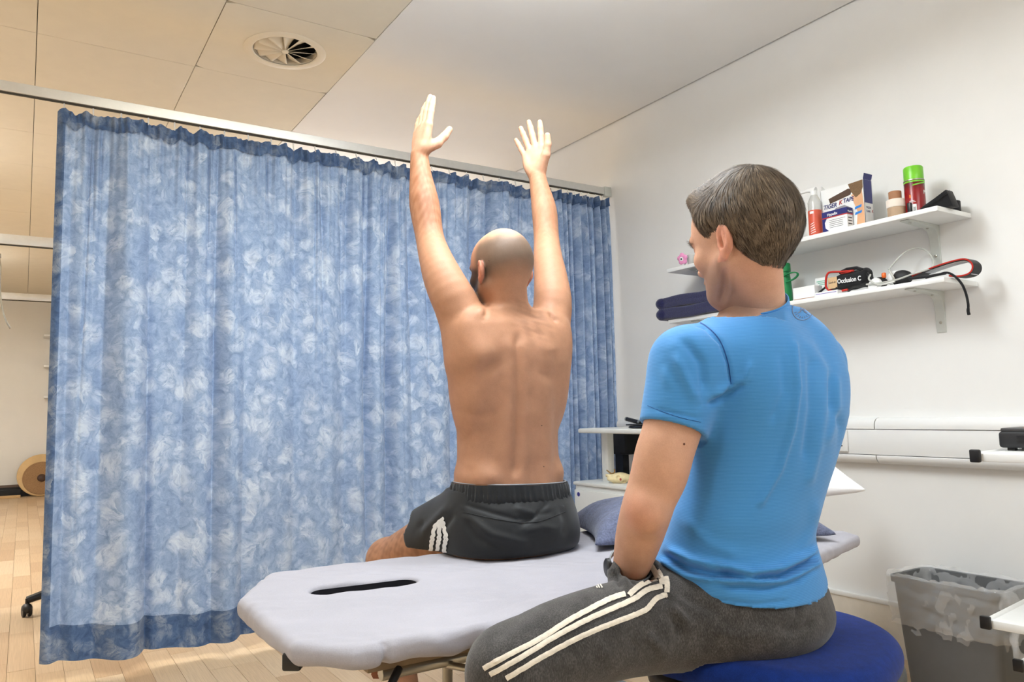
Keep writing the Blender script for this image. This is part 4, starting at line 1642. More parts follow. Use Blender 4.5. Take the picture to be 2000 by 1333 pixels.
for i in range(5):
    MB().bb(X2-.0006, X2, y1-.03-(.058 if i else .068), y1-.03, Zs1+hh*(.56-.085*i), Zs1+hh*(.575-.085*i)).build('print_line', ink_m, hb2)
for i in range(3):
    MB().bb(X2+.006, X2+.03, y0-.0006, y0, Zs1+hh*(.52-.14*i), Zs1+hh*(.56-.14*i)).build('print_line', ink_m, hb2)

# -- pump bottle
X = 2.635
y = rail_y(1593, X, Zs1+.05)
pb_ = thing('pump_bottle', 'clear pump bottle with an orange red label on the upper shelf', 'bottle', (X, y, Zs1))
zl, zn, zp, zlab = vtop(396, X, y), vtop(388, X, y), vtop(372, X, y), vtop(413, X, y)
clear = NT('clear_plastic')
clear.b.inputs['Base Color'].default_value = C(236, 236, 232)
clear.b.inputs['Transmission Weight'].default_value = .6
clear.b.inputs['Roughness'].default_value = .15
r = .0255
MB().lathe((X, y, Zs1), [(r-.003, 0), (r, .004), (r, zl-Zs1), (r-.004, zl-Zs1+.010), (.012, zn-Zs1+.014), (.010, zn-Zs1+.018)], 32).build('bottle_body', clear.m, pb_, smooth=True)
MB().lathe((X, y, Zs1), [(r+.0004, .004), (r+.0006, .006), (r+.0006, zlab-Zs1), (r+.0004, zlab-Zs1+.001)], 32, cap=False).build('label', plain('orange_red_label', C(206, 84, 58), .4), pb_, smooth=True)
MB().lathe((X, y, zn+.012), [(.013, 0), (.013, .018), (.008, .02), (.005, .022), (.005, zp-zn-.012)], 24).build('collar', pvc_m, pb_, smooth=True)
e = ON(1556, 381, 0, X-.01)
hd = np.array([X, y, zp])
dirv = e-hd
MB().tube([hd+(0, 0, -.002)-dirv*.12, hd+dirv*.35+(0, 0, .004), hd+dirv*.8+(0, 0, .002), e, e+np.array([0, 0, -.012])], [.013, .0075, .005, .0045, .004], 12).build('pump_head', pvc_m, pb_, smooth=True)
wrap('white_patch', X, y, r+.0012, va-40, va-5, zlab-.014, zlab-.004, card_m, pb_)
for i in range(5):
    wrap('print_line', X, y, r+.0012, va-40, va+5-i*3, Zs1+.012+.009*i, Zs1+.0145+.009*i, card_m, pb_, 8, .006)
# -- pale yellow bottle half hidden behind the man's head
X = 2.68
y = rail_y(1538, X, Zs1+.05)
yb = thing('yellow_bottle', 'pale yellow bottle half hidden behind the brown haired head', 'bottle', (X, y, Zs1))
MB().lathe((X, y, Zs1), [(.028, 0), (.031, .004), (.031, .085), (.026, .1), (.012, .108)], 28).build('bottle_body', plain('pale_yellow', C(238, 214, 140), .35), yb, smooth=True)
MB().lathe((X, y, Zs1+.107), [(.013, 0), (.013, .02), (.011, .022)], 20).build('cap', pvc_m, yb, smooth=True)
# -- black straps rolled on the shelf end
web_m = cloth('black_webbing', C(24, 24, 26), .85, var=.2, fine=700)
X = 2.66
yA, yB = rail_y(1797, X, Zs1+.03), rail_y(1878, 2.72, Zs1+.02)
bs = thing('strap_roll', 'black webbing strap loosely folded at the shelf end', 'strap', (X, (yA+yB)/2, Zs1))
def pxprism(nm, pts, X, th, mat, par, bev=.002, zmin=None):
    q = [ON(a_, b_, 0, X) for a_, b_ in pts]
    P2 = [(-(v_[1]), max(v_[2], zmin) if zmin else v_[2]) for v_ in q]
    return MB().prism(P2, (X, 0, 0), (0, -1, 0), (0, 0, 1), (1, 0, 0), th).build(nm, mat, par, bevel=bev)


pxprism('strap_fold', [(1796, 414), (1797, 407), (1806, 400), (1822, 389), (1847, 370), (1853, 383), (1861, 404), (1861, 430), (1810, 430)], 2.635, .045, web_m, bs, .003, Zs1+.001)
pxprism('strap_fold', [(1806, 402), (1848, 373), (1850, 377), (1820, 400)], 2.628, .008, web_m, bs, .002)
MB().tube([ON(1852, 384, 0, 2.66), ON(1853, 378, 0, 2.66), ON(1855, 371, 0, 2.66)], .0006, 4).build('loose_thread', web_m, bs)
MB().tube([(XW-.055+.026*math.cos(a)*(1-.02*i/8), 1.385+.026*math.sin(a), Zs1+.022) for i, a in enumerate(np.linspace(0, 6.28*1.0, 25))], .002, 4).build('coil', web_m, bs)
MB().lathe((XW-.06, 1.39, Zs1+.0005), [(.012, 0), (.036, 0), (.038, .003), (.038, .040), (.034, .041), (.012, .04)], 28).build('strap_coil', web_m, bs, smooth=True)
MB().box((XF+.045, yA+.018, Zs1+.022), (.012, .014, .044)).build('buckle', black_m, bs, bevel=.003)

# -- pink flower and clear holder at the far end of the upper shelf
pk = ON(1333, 506, 0, 2.62)
fl = thing('flower_holder', 'pink five petal flower shaped holder on the upper shelf end', 'flower', (2.62, pk[1], Zs1))
pink_m = plain('pink_plastic', C(226, 146, 190), .4)
nn = CAMP-pk
nn /= np.linalg.norm(nn)
nn = (nn+np.array([-.2, .55, 0]))
nn /= np.linalg.norm(nn)
fxv = np.cross((0, 0, 1), nn)
fxv /= np.linalg.norm(fxv)
fzv = np.cross(nn, fxv)
f = Field(pk-.05, pk+.05, .0025)
for k in range(5):
    a = R_(90+72*k)
    f.ell(pk+(fxv*math.cos(a)+fzv*math.sin(a))*.017, (.0125, .0125, .008), fxv, fzv, nn, k=.006)
f.ell(pk, (.014, .014, .008), fxv, fzv, nn, k=.004)
fmesh('petals', f, pink_m, fl, 1)
MB().lathe(pk+nn*.007, [(.001, 0), (.0095, 0), (.0095, .002), (.006, .0035), (.001, .0035)], 24, nn).build('centre_ring', pvc_m, fl, smooth=True)
MB().lathe(pk+nn*.0105, [(.0005, 0), (.0045, 0), (.004, .001), (.0005, .0012)], 16, nn).build('centre_dot', ink_m, fl, smooth=True)
MB().tube([pk-nn*.004, np.array([pk[0]+.02, pk[1], Zs1+.001])], .004, 8).build('stand', pvc_m, fl)
q = ON(1350, 505, 0, 2.66)
t = thing('clear_cup', 'small clear plastic cup beside the pink flower', 'cup', (2.66, q[1], Zs1))
MB().lathe((2.66, q[1], Zs1), [(.016, 0), (.020, .06), (.0185, .06), (.015, .003), (.001, .003)], 24, cap=False).build('cup', clear.m, t, smooth=True)

# ---- lower shelf
tow_m = cloth('navy_terry', C(34, 36, 76), .95, var=.35, fine=300, bump=.8, sheen=.5, vscale=150)
yt0, yt1 = rail_y(1296, 2.60, Zs2+.02), rail_y(1415, 2.60, Zs2+.02)
zt0 = Zs2
ztp = vtop(583, 2.60, yt0-.05)
th = (ztp-Zs2)/2-.001
for i, lb in enumerate(('lower of two folded navy towels on the lower shelf end', 'upper of two folded navy towels on the lower shelf end')):
    f = Field((2.53, yt1-.08, Zs2-.01), (2.80, yt0+.04, Zs2+.13), .004)
    zc_ = Zs2+.002+(th+.001)*(.5+i)
    for zz in (-.25, .25):
        cx0 = 2.672
        def slab(d, x, y, z, zz=zz):
            qx, qy, qz = np.abs(x-cx0)-.105+.008, np.abs(y-(yt0+yt1)/2)-(yt0-yt1)/2+.008, np.abs(z-zc_-zz*th-.003*np.sin(y*22+i*2)+.000)-th*.27+.008
            o = np.sqrt(np.maximum(qx, 0)**2+np.maximum(qy, 0)**2+np.maximum(qz, 0)**2)+np.minimum(np.maximum(np.maximum(qx, qy), qz), 0)-.008
            return smin(d, o, .006)
        f.fn(slab)
    f.cone((2.575, yt0-.01, zc_), (2.77, yt0-.01, zc_), th*.47, th*.47, .01)
    o, _ = fmesh('towel', f, tow_m, None, 1)
    setp(o, lb, 'towel', 'folded navy towels')
grb = plain('green_plastic', C(24, 128, 72), .5, var=.04)
X = 2.66
y = rail_y(1531, X, Zs2+.06)
gb = thing('green_bottle', 'green lidded bottle with a carrying strap on the lower shelf', 'bottle', (X, y, Zs2))
zlid, zlb = vtop(516, X, y), vtop(533, X, y)
MB().lathe((X, y, Zs2), [(.030, 0), (.034, .004), (.034, .05), (.031, (zlb-Zs2)*.7), (.026, zlb-Zs2)], 32).build('bottle_body', grb, gb, smooth=True)
MB().lathe((X, y, zlb), [(.029, 0), (.0315, .002), (.031, zlid-zlb-.002), (.028, zlid-zlb)], 32).build('lid', grb, gb, smooth=True)
pts = []
for a in np.linspace(-.6, 2*math.pi-1.2, 22):
    pts.append((X-.02+.0*a, y-.045+.042*math.cos(a), zlb-.022+.016*math.sin(a)-.3*(.042*math.cos(a)+.042)*.5))
MB().ribbon(pts, (1, 0, 0), .010, .004).build('strap', grb, gb)

X = 2.62
for (pa, pb2, ptop, X, dep, lb, mt) in ((1549, 1591, 564, 2.61, .05, 'low white carton next to the green bottle on the lower shelf', card_m), (1593, 1617, 545, 2.70, .04, 'white carton with green print standing behind the black pouch', card_m)):
    ya, yb2 = rail_y(pa, X, Zs2+.03), rail_y(pb2, X, Zs2+.03)
    zz = vtop(ptop, X, ya)
    t = thing('carton', lb, 'box', (X, (ya+yb2)/2, Zs2), 'cartons on the lower shelf')
    MB().bb(X, X+dep, yb2, ya, Zs2, zz).build('carton_body', mt, t, bevel=.001, seg=1)
    MB().bb(X-.0006, X, yb2+.004, ya-.004, Zs2, Zs2+.007).build('brown_edge', tan_m, t)
    if ptop == 545:
        for k in range(3):
            MB().bb(X-.0007, X, yb2+.006, ya-.008-.006*k, zz-.016-.007*k, zz-.013-.007*k).build('green_print', plain('mint_print', C(120, 190, 160), .5), t)
        MB().bb(X-.0007, X, yb2+.004, ya-.004, Zs2+.018, Zs2+.021).build('violet_line', plain('violet_print', C(140, 120, 190), .5), t)
ya, yb2 = rail_y(1596, 2.61, Zs2+.02), rail_y(1640, 2.61, Zs2+.02)
t = thing('carton', 'flat white carton lying in front under the black pouch', 'box', (2.61, (ya+yb2)/2, Zs2), 'cartons on the lower shelf')
MB().bb(2.595, 2.66, yb2, ya, Zs2, Zs2+.018).build('carton_body', card_m, t, bevel=.001, seg=1)
MB().bb(2.594, 2.595, yb2+.005, ya-.005, Zs2+.010, Zs2+.012).build('violet_line', M.setdefault('vp', plain('violet_print', C(140, 120, 190), .5)), t)

# -- black and red pouch
X = 2.640
yl, yr = rail_y(1616, X, Zs2+.05), rail_y(1694, X, Zs2+.05)
bagm = cloth('black_nylon', C(22, 22, 24), .7, var=.2, fine=500, bump=.3, vscale=30)
redc = cloth('red_piping', C(190, 48, 38), .8)
zt_ = vtop(531, X, (yl+yr)/2)
zb_ = Zs2+.0185
pg = thing('zip_pouch', 'black pouch with red piping and white lettering on the lower shelf', 'pouch', (X, (yl+yr)/2, zb_))
ym = (yl+yr)/2
hy, hz = (yl-yr)/2, (zt_-zb_)/2
f = Field((X-.06, yr-.05, zb_-.03), (X+.10, yl+.03, zt_+.05), .004)


def bag(d, x, y, z):
    zc = zb_+hz-(y-ym)*.10
    a = np.abs(y-ym)-hy+.02
    b = np.abs(x-X-.025)-.035+.018+.012*((z-zc)/hz)
    c = np.abs(z-zc)-hz+.02
    o = np.sqrt(np.maximum(a, 0)**2+np.maximum(b, 0)**2+np.maximum(c, 0)**2)+np.minimum(np.maximum(np.maximum(a, b), c), 0)-.018
    return o+.0035*vnoise(np.stack(np.broadcast_arrays(x, y, z), -1), 90, 2)


f.fn(bag)
fmesh('pouch_body', f, bagm, pg, 1)
Xf = X-.013
loop = [ON(a_, b_, 0, Xf-.003+.004*c_) for a_, b_, c_ in ((1656, 566, 1), (1638, 569, 0), (1622, 568, 0), (1614, 562, 0), (1613, 550, 0), (1615, 538, 0), (1622, 532, 1), (1645, 531, 3), (1668, 529, 5))]
MB().tube(bez(loop, 5), .0042, 8).build('piping', redc, pg, smooth=True)
MB().bb(Xf+.01, Xf+.04, ym-.02, ym+.025, zt_-.006, zt_+.004).build('red_lining', redc, pg, bevel=.003)
MB().tube([(Xf+.015, ym+.03, zt_), (Xf+.02, ym, zt_+.010), (Xf+.02, ym-.04, zt_+.008), (Xf+.02, yr+.02, zt_-.004)], .007, 8).build('zip_edge', bagm, pg, smooth=True)
tg = MB().bb(Xf-.0062, Xf-.005, yl-.055, yl-.016, zb_+.010, zb_+.054).build('paper_tag', plain('kraft_paper', C(206, 172, 130), .8), pg)
text('handwriting', 'Lock-in', (Xf-.0068, yl-.020, zb_+.030), U, (0, 0, 1), .0125, ink_m, pg, shear=.2, wscale=.8)
text('lettering', 'Occlusion C', (Xf-.0065, yl-.0565, zb_+.026), (0.0, -1, -.02), (0, 0, 1), .0245, card_m, pg, bold=.0006, wscale=.80)
MB().tube([(Xf+.01, yl+.004, zb_+.024), (Xf+.01, yl+.025, zb_+.012), (Xf, yl+.045, zb_-.004)], .004, 6).build('pull_strap', bagm, pg)
MB().tube([(Xf+.02, yr+.004, zb_+.05), (Xf+.016, yr-.012, zb_+.03), (Xf+.012, yr-.026, zb_+.005)], .006, 6).build('side_strap', bagm, pg, smooth=True)

# -- gauge and rubber bulb with tubing
gy1 = rail_y(1718, 2.63, Zs2+.02)
gz = Zs2+.030
gg = thing('inflation_bulb', 'black and white hand bulb with gauge and clear tubing', 'hand pump', (2.63, gy1-.06, Zs2))
MB().sphere((2.63, gy1, Zs2+.022), (.022, .030, .022), 20, 12).build('gauge_body', black_m, gg, smooth=True)
MB().lathe((2.615, gy1+.006, Zs2+.014), [(.001, .012), (.024, .012), (.027, .006), (.027, 0)], 24, (-.75, .1, .35)).build('gauge_face', pvc_m, gg, smooth=True)
oz = ON(1726, 532, 0, 2.63)
MB().lathe((2.63, oz[1], Zs2+.038), [(.007, 0), (.008, .004), (.008, .016), (.006, .019)], 14).build('release_valve', plain('orange_valve', C(226, 104, 34), .4), gg, smooth=True)
by = rail_y(1760, 2.65, Zs2+.03)
MB().sphere((2.65, by, Zs2+.030), (.026, .042, .029), 22, 14).build('bulb', plain('black_rubber2', C(28, 28, 30), .6), gg, smooth=True)
MB().sphere((2.652, by+.022, Zs2+.033), (.0255, .028, .029), 22, 14).build('bulb_end', pvc_m, gg, smooth=True)
tubm = NT('clear_tubing')
tubm.b.inputs['Base Color'].default_value = C(224, 224, 216)
tubm.b.inputs['Roughness'].default_value = .15
tubm.b.inputs['Transmission Weight'].default_value = .35


def pxs(lst, X):
    return [ON(a, b, 0, X+dx) for (a, b, dx) in lst]


MB().tube(bez(pxs([(1736, 527, 0), (1748, 512, .03), (1766, 494, .06), (1788, 485, .08), (1808, 489, .08), (1821, 505, .06), (1822, 520, .04), (1812, 532, .02), (1796, 537, 0)], 2.66)), .0034, 8).build('tube', tubm.m, gg, smooth=True)
MB().tube(bez(pxs([(1692, 556, 0), (1720, 553, 0), (1750, 547, 0), (1782, 536, 0), (1812, 527, .01), (1826, 523, .03)], 2.60)), .0034, 8).build('tube', tubm.m, gg, smooth=True)
MB().tube(bez(pxs([(1700, 537, .02), (1697, 545, .0), (1706, 553, -.01), (1722, 556, -.01), (1748, 550, 0)], 2.60)), .0034, 8).build('tube', tubm.m, gg, smooth=True)
MB().tube(bez(pxs([(1737, 528, 0), (1743, 540, -.02), (1748, 549, -.01)], 2.62)), .0042, 8).build('tube', tubm.m, gg, smooth=True)

# -- cuff loop with a hanging lace
cf = thing('pressure_cuff', 'black cuff band with red edging looped over the shelf end', 'cuff', (2.66, 1.36, Zs2))
loopc = bez(pxs([(1790, 541, 0), (1815, 530, 0), (1845, 519, 0), (1872, 511, .02), (1893, 508, .03), (1906, 516, .04), (1907, 528, .04), (1898, 537, .03), (1880, 541, .02), (1862, 540, 0)], 2.64), 8)
MB().ribbon(loopc, [np.array([1, 0, 0])]*len(loopc), .055, .006).build('band', bagm, cf)
MB().tube([p_+np.array([-.028, 0, 0]) for p_ in loopc], .0028, 6).build('red_edge', redc, cf, smooth=True)
MB().ribbon([p_*np.array([1, 1, 1])+np.array([.0, .002, -.006]) for p_ in loopc[8:-20]], [np.array([1, 0, 0])]*len(loopc[8:-20]), .044, .002).build('white_lining', plain('white_lining', C(214, 214, 218), .8), cf)
lace = bez(pxs([(1808, 543, -.01), (1832, 537, -.015), (1850, 533, -.02), (1866, 541, -.02), (1879, 556, -.015), (1887, 575, 0), (1891, 595, 0), (1891, 608, 0), (1893, 616, 0)], 2.56), 8)
MB().tube(lace, [.004]*(len(lace)-12)+[.0048]*6+[.005]*5+[.001], 6).build('lace', bagm, cf, smooth=True)
MB().tube(bez(pxs([(1776, 545, 0), (1800, 542, 0), (1826, 538, 0), (1846, 534, 0)], 2.60)), .010, 8, flat=.5).build('band_tail', bagm, cf, smooth=True)
# ================================================================== people
from mathutils.bvhtree import BVHTree


def vnormals(V, F):
    n = np.zeros_like(V)
    a = np.cross(V[F[:, 2]]-V[F[:, 0]], V[F[:, 3]]-V[F[:, 1]])
    for i in range(4):
        for q in range(3):
            n[:, q] += np.bincount(F[:, i], a[:, q], len(V)).astype(np.float32)
    return n/(np.linalg.norm(n, axis=1)[:, None]+1e-12)


def projv(V):
    v = V-CAMP.astype(np.float32)
    w = v@_f
    return 1000+FPX*(v@_r)/w, 666.5-FPX*(v@_u)/w


def segdist(x, y, pts):
    best = np.full(len(x), 1e9)
    for (a, b) in zip(pts[:-1], pts[1:]):
        ex, ey = b[0]-a[0], b[1]-a[1]
        t = np.clip(((x-a[0])*ex+(y-a[1])*ey)/(ex*ex+ey*ey+1e-9), 0, 1)
        best = np.minimum(best, np.hypot(x-a[0]-t*ex, y-a[1]-t*ey))
    return best


def sculpt(V, F, strokes):
    """raise (+) or press in (-) the surface along strokes: (points, width, metres)"""
    N = vnormals(V, F)
    x, y = projv(V)
    face = ((CAMP-V)*N).sum(1)/np.linalg.norm(CAMP-V, axis=1)
    wgt = sstep(0.0, 0.35, face)
    d = np.zeros(len(V))
    for pts, w, amp in strokes:
        if len(pts) == 1:
            s = np.hypot(x-pts[0][0], y-pts[0][1])
        else:
            s = segdist(x, y, pts)
            ends = np.minimum(np.hypot(x-pts[0][0], y-pts[0][1]), np.hypot(x-pts[-1][0], y-pts[-1][1]))
            d += amp*np.exp(-(s/w)**2)*(.15+.85*sstep(0, 3.0*w, ends))
            continue
        d += amp*np.exp(-(s/w)**2)
    return V+N*(d*wgt)[:, None].astype(np.float32)


def ray_on(bvh, px, py, lift=0.0015):
    d = Vector(_d(px, py)).normalized()
    h = bvh.ray_cast(Vector(CAMP), d)
    if h[0] is None:
        return None, None
    n = h[1] if h[1].dot(d) < 0 else -h[1]
    return np.array(h[0]+n*lift), np.array(n)


def decal(bvh, pts, wpx, nm, mat, parent, sub=14, lift=0.0015, jag=0.0):
    """a strip of cloth laid on a surface along a line"""
    line = bez([(a, b, 0) for a, b in pts], sub)
    prev = None
    mb = MB()
    L, Rr = [], []
    for i, p in enumerate(line):
        q0, q1 = line[max(i-1, 0)], line[min(i+1, len(line)-1)]
        t = np.array([q1[0]-q0[0], q1[1]-q0[1]])
        t /= np.linalg.norm(t)+1e-9
        nn = np.array([-t[1], t[0]])
        w = wpx if not hasattr(wpx, '__len__') else wpx[0]+(wpx[1]-wpx[0])*i/(len(line)-1)
        j = random.uniform(-jag, jag)
        a, _ = ray_on(bvh, p[0]+nn[0]*w/2+j, p[1]+nn[1]*w/2+j, lift)
        b, _ = ray_on(bvh, p[0]-nn[0]*w/2+j, p[1]-nn[1]*w/2+j, lift)
        c, _ = ray_on(bvh, p[0]+j, p[1]+j, lift*1.6)
        if a is None or b is None or c is None:
            continue
        L.append((a, c, b))
    vs = [q for t3 in L for q in t3]
    fs = []
    for i in range(len(L)-1):
        for k in range(2):
            if np.linalg.norm(L[i+1][k]-L[i][k]) < .05:
                fs.append((3*i+k, 3*i+k+1, 3*i+4+k, 3*i+3+k))
    if not fs:
        return None
    return mb.add(vs, fs).build(nm, mat, parent, smooth=True)


def hand(F, W, d, i, n, s, fingers, thumb, wr=.027, k=.012):
    """W wrist, d along the hand, i from little to index finger, n out of the palm"""
    W, d, i, n = (np.asarray(q, float) for q in (W, d, i, n))
    d = d/np.linalg.norm(d)
    i = i-d*(i@d)
    i /= np.linalg.norm(i)
    n = n-d*(n@d)-i*(n@i)
    n /= np.linalg.norm(n)
    base = [(.034, .094, .0120), (.012, .098, .0123), (-.010, .093, .0117), (-.031, .082, .0106)]      # index .. little
    leng = [(.044, .026, .022), (.049, .030, .023), (.045, .028, .022), (.034, .021, .019)]
    for (off, up, r), ph, (spread, curl) in zip(base, leng, fingers):
        K = W+(i*off+d*up)*s
        F.cone(W+(i*off*.55+d*.012)*s, K, .0150*s, r*1.12*s, k, flat=None)
        p = K
        a = 0.0
        rr = [r*.98, r*.90, r*.82, r*.70]
        for q, L in enumerate(ph):
            a += curl*(1.0 if q else .6)
            dirv = (d*math.cos(a)+n*math.sin(a))*math.cos(spread)+i*math.sin(spread)
            e = p+dirv*L*s
            F.cone(p, e, rr[q]*s, rr[q+1]*s, .004)
            p = e
    F.ell(W+(d*.055+i*.002)*s, (.040*s, .046*s, .0155*s), i, d, n, k=.012)
    F.ell(W+(d*.045-i*.024+n*.006)*s, (.016*s, .036*s, .015*s), i, d, n, k=.01)
    # thumb: leaves the side of the palm near its base
    t0 = W+(d*.022+i*.020+n*.004)*s
    p = t0
    for q, (dv, L, r0, r1) in enumerate(thumb):
        dv = d*dv[0]+i*dv[1]+n*dv[2]
        dv /= np.linalg.norm(dv)
        e = p+dv*L*s
        F.cone(p, e, r0*s, r1*s, .012 if q == 0 else .005)
        p = e
    F.cone(W-d*.01*s, W+d*.03*s, wr*s*.98, .024*s, .012, flat=(n, .72))


def head_local(c, yaw, pitch):
    fwd = np.array([math.sin(yaw)*math.cos(pitch), math.cos(yaw)*math.cos(pitch), math.sin(pitch)])
    rt = np.array([math.cos(yaw), -math.sin(yaw), 0])
    up = np.cross(rt, fwd)
    return np.asarray(c, float), rt, fwd, up


def head(F, c, rt, fw, up, s=1.0):
    P = lambda x, y, z: c+(rt*x+fw*y+up*z)*s
    E = lambda p, r, k=.02, sub=False: F.ell(P(*p), tuple(q*s for q in r), rt, fw, up, k=k, sub=sub)
    E((0, -.012, .028), (.076, .094, .088))              # skull
    E((0, -.045, .006), (.069, .062, .070), .03)         # back of the skull
    E((0, .035, .020), (.066, .060, .078), .03)          # forehead
    E((0, .042, -.045), (.056, .052, .062), .03)         # face
    E((0, .062, -.094), (.028, .026, .020), .03)         # chin
    for q in (-1, 1):
        F.cone(P(.056*q, .005, -.055), P(.022*q, .068, -.098), .018*s, .015*s, .03)     # jaw line
        E((.042*q, .066, -.028), (.020, .018, .016), .02)   # cheek bone
        E((.031*q, .088, .002), (.014, .011, .010), .008, True)  # eye socket
        E((.031*q, .080, .001), (.0115, .0115, .0115), .004)     # eyeball
        F.cone(P(.012*q, .093, .016), P(.050*q, .078, .017), .008*s, .006*s, .012)      # brow
    F.cone(P(0, .090, .008), P(0, .106, -.032), .008*s, .0115*s, .012)                  # nose
    for q in (-1, 1):
        E((.012*q, .100, -.036), (.009, .011, .008), .008)
    F.cone(P(-.020, .089, -.064), P(.020, .089, -.064), .006*s, .006*s, .01)
    F.cone(P(-.016, .088, -.073), P(.016, .088, -.073), .007*s, .007*s, .008)
    F.cone(P(-.026, .093, -.0685), P(.026, .093, -.0685), .0022*s, .0022*s, .003, sub=True)


def ear(F, c, rt, fw, up, side, s=1.0, fl=.30, x0=.071, drop=.012):
    # rim, bowl and lobe, leaning back and standing off the head
    q = side
    o = rt*math.cos(fl)*q-fw*math.sin(fl)          # outwards
    b = -fw*math.cos(fl)+rt*q*math.sin(fl)
    o = np.cross(b, up)*(1 if q > 0 else -1)
    o = o if (o@(rt*q)) > 0 else -o
    c0 = c+(rt*x0*q-fw*.006-up*drop)*s
    tilt = up*.985+b*.12
    tilt /= np.linalg.norm(tilt)
    E = lambda x, y, z, r, k=.005, sub=False: F.ell(c0+(b*x+tilt*y+o*z)*s, tuple(v*s for v in r), b, tilt, o, k=k, sub=sub)
    E(.011, .002, .002, (.0175, .026, .0080), .008)          # root
    E(.0125, .008, .007, (.0190, .0255, .0062), .004)        # outer ear
    E(.0060, -.021, .0065, (.0095, .0130, .0052), .008)      # lobe
    E(.0115, .008, .0145, (.0135, .0195, .0085), .004, True)  # hollow inside the rim
    E(.0080, .000, .0080, (.0070, .0120, .0080), .004, True)  # bowl
    E(.0150, .004, .0080, (.0030, .0150, .0034), .004)       # inner fold
    E(-.0030, -.003, .0060, (.0040, .0070, .0045), .004)     # tragus


def joinmesh(parts):
    Vs, Fs, n = [], [], 0
    for V, Fq in parts:
        Vs.append(V)
        Fs.append(Fq+n)
        n += len(V)
    return np.concatenate(Vs), np.concatenate(Fs)


def cropmesh(V, F, keep):
    F = F[keep[F].any(1)]
    u = np.unique(F)
    mp = np.full(len(V), -1, np.int32)
    mp[u] = np.arange(len(u))
    return V[u], mp[F]


def skin_mat(name, mott=(0.90, 1.06), rough=.56, sss=.12):
    t = NT(name)
    at = t.new('ShaderNodeVertexColor', layer_name='Col')
    co = t.coord()
    a = t.noise(38, 5, .62, co)
    b = t.noise(420, 3, .6, co)
    k = t.math('ADD', t.math('MULTIPLY', a, .55), t.math('MULTIPLY', b, .45))
    mot = t.ramp(k, [(.34, (mott[0], mott[0]*.985, mott[0]*.965, 1)), (.64, (mott[1],)*3+(1,))])
    t.col(t.mix(1.0, at.outputs[0], mot, 'MULTIPLY'))
    t.b.inputs['Roughness'].default_value = rough
    t.b.inputs['Specular IOR Level'].default_value = .32
    t.b.inputs['Subsurface Weight'].default_value = sss
    t.b.inputs['Subsurface Radius'].default_value = (1.0, .35, .2)
    t.b.inputs['Subsurface Scale'].default_value = .006
    t.bump(b, .16, .0012)
    return t.m


def rgb(r, g, b):
    return np.array([lin(r), lin(g), lin(b)], np.float32)


def mixc(c, mask, col):
    mk = np.clip(mask, 0, 1)[:, None].astype(np.float32)
    return c*(1-mk)+col*mk


# ------------------------------------------------------------------ the seated patient
PX0, PY0 = 1.185, 1.875
TX, TY = np.array([1.0, 0, 0]), np.array([0, 1.0, 0])


def zrow(row):
    return vtop(row, PX0, PY0)


tz = [(1075, .175, .140, .01, 0), (1030, .186, .148, .0, 0), (985, .176, .135, .0, 0), (945, .160, .118, .004, 0), (900, .154, .112, .006, 0), (850, .153, .112, .006, 0),
      (790, .160, .116, .0, .0), (730, .168, .120, -.004, .002), (680, .166, .116, -.004, .003), (640, .150, .100, .0, .003), (612, .112, .080, .01, .002)]
tsec = [(np.array([PX0+dx, PY0+dy, zrow(r)]), a, b) for r, a, b, dy, dx in tz]
LA = [AT(*q) for q in ((918, 655, 2.21), (893, 600, 2.17), (867, 547, 2.19), (850, 502, 2.235), (839, 462, 2.29), (829, 400, 2.335), (822, 345, 2.37), (819, 305, 2.395))]
LR = [.060, .064, .0575, .048, .0425, .046, .0345, .0275]
RA = [AT(*q) for q in ((1066, 655, 2.31), (1079, 600, 2.335), (1076, 547, 2.39), (1070, 502, 2.45), (1067, 462, 2.52), (1063, 412, 2.565), (1054, 368, 2.60), (1049, 343, 2.62))]
RR = [.052, .059, .053, .046, .0415, .042, .033, .0265]
HC_ = AT(978, 525, 2.225)
hc, hr, hf, hu = head_local(HC_, R_(-5), R_(-6))
HS = .985
LK, LAn = AT(756, 1094, 2.43), AT(800, 1392, 2.26)
RK, RAn = np.array([1.40, 2.33, .50]), np.array([1.40, 2.30, .08])
LHip, RHip = np.array([PX0-.095, PY0+.02, ZB+.095]), np.array([PX0+.095, PY0+.02, ZB+.095])


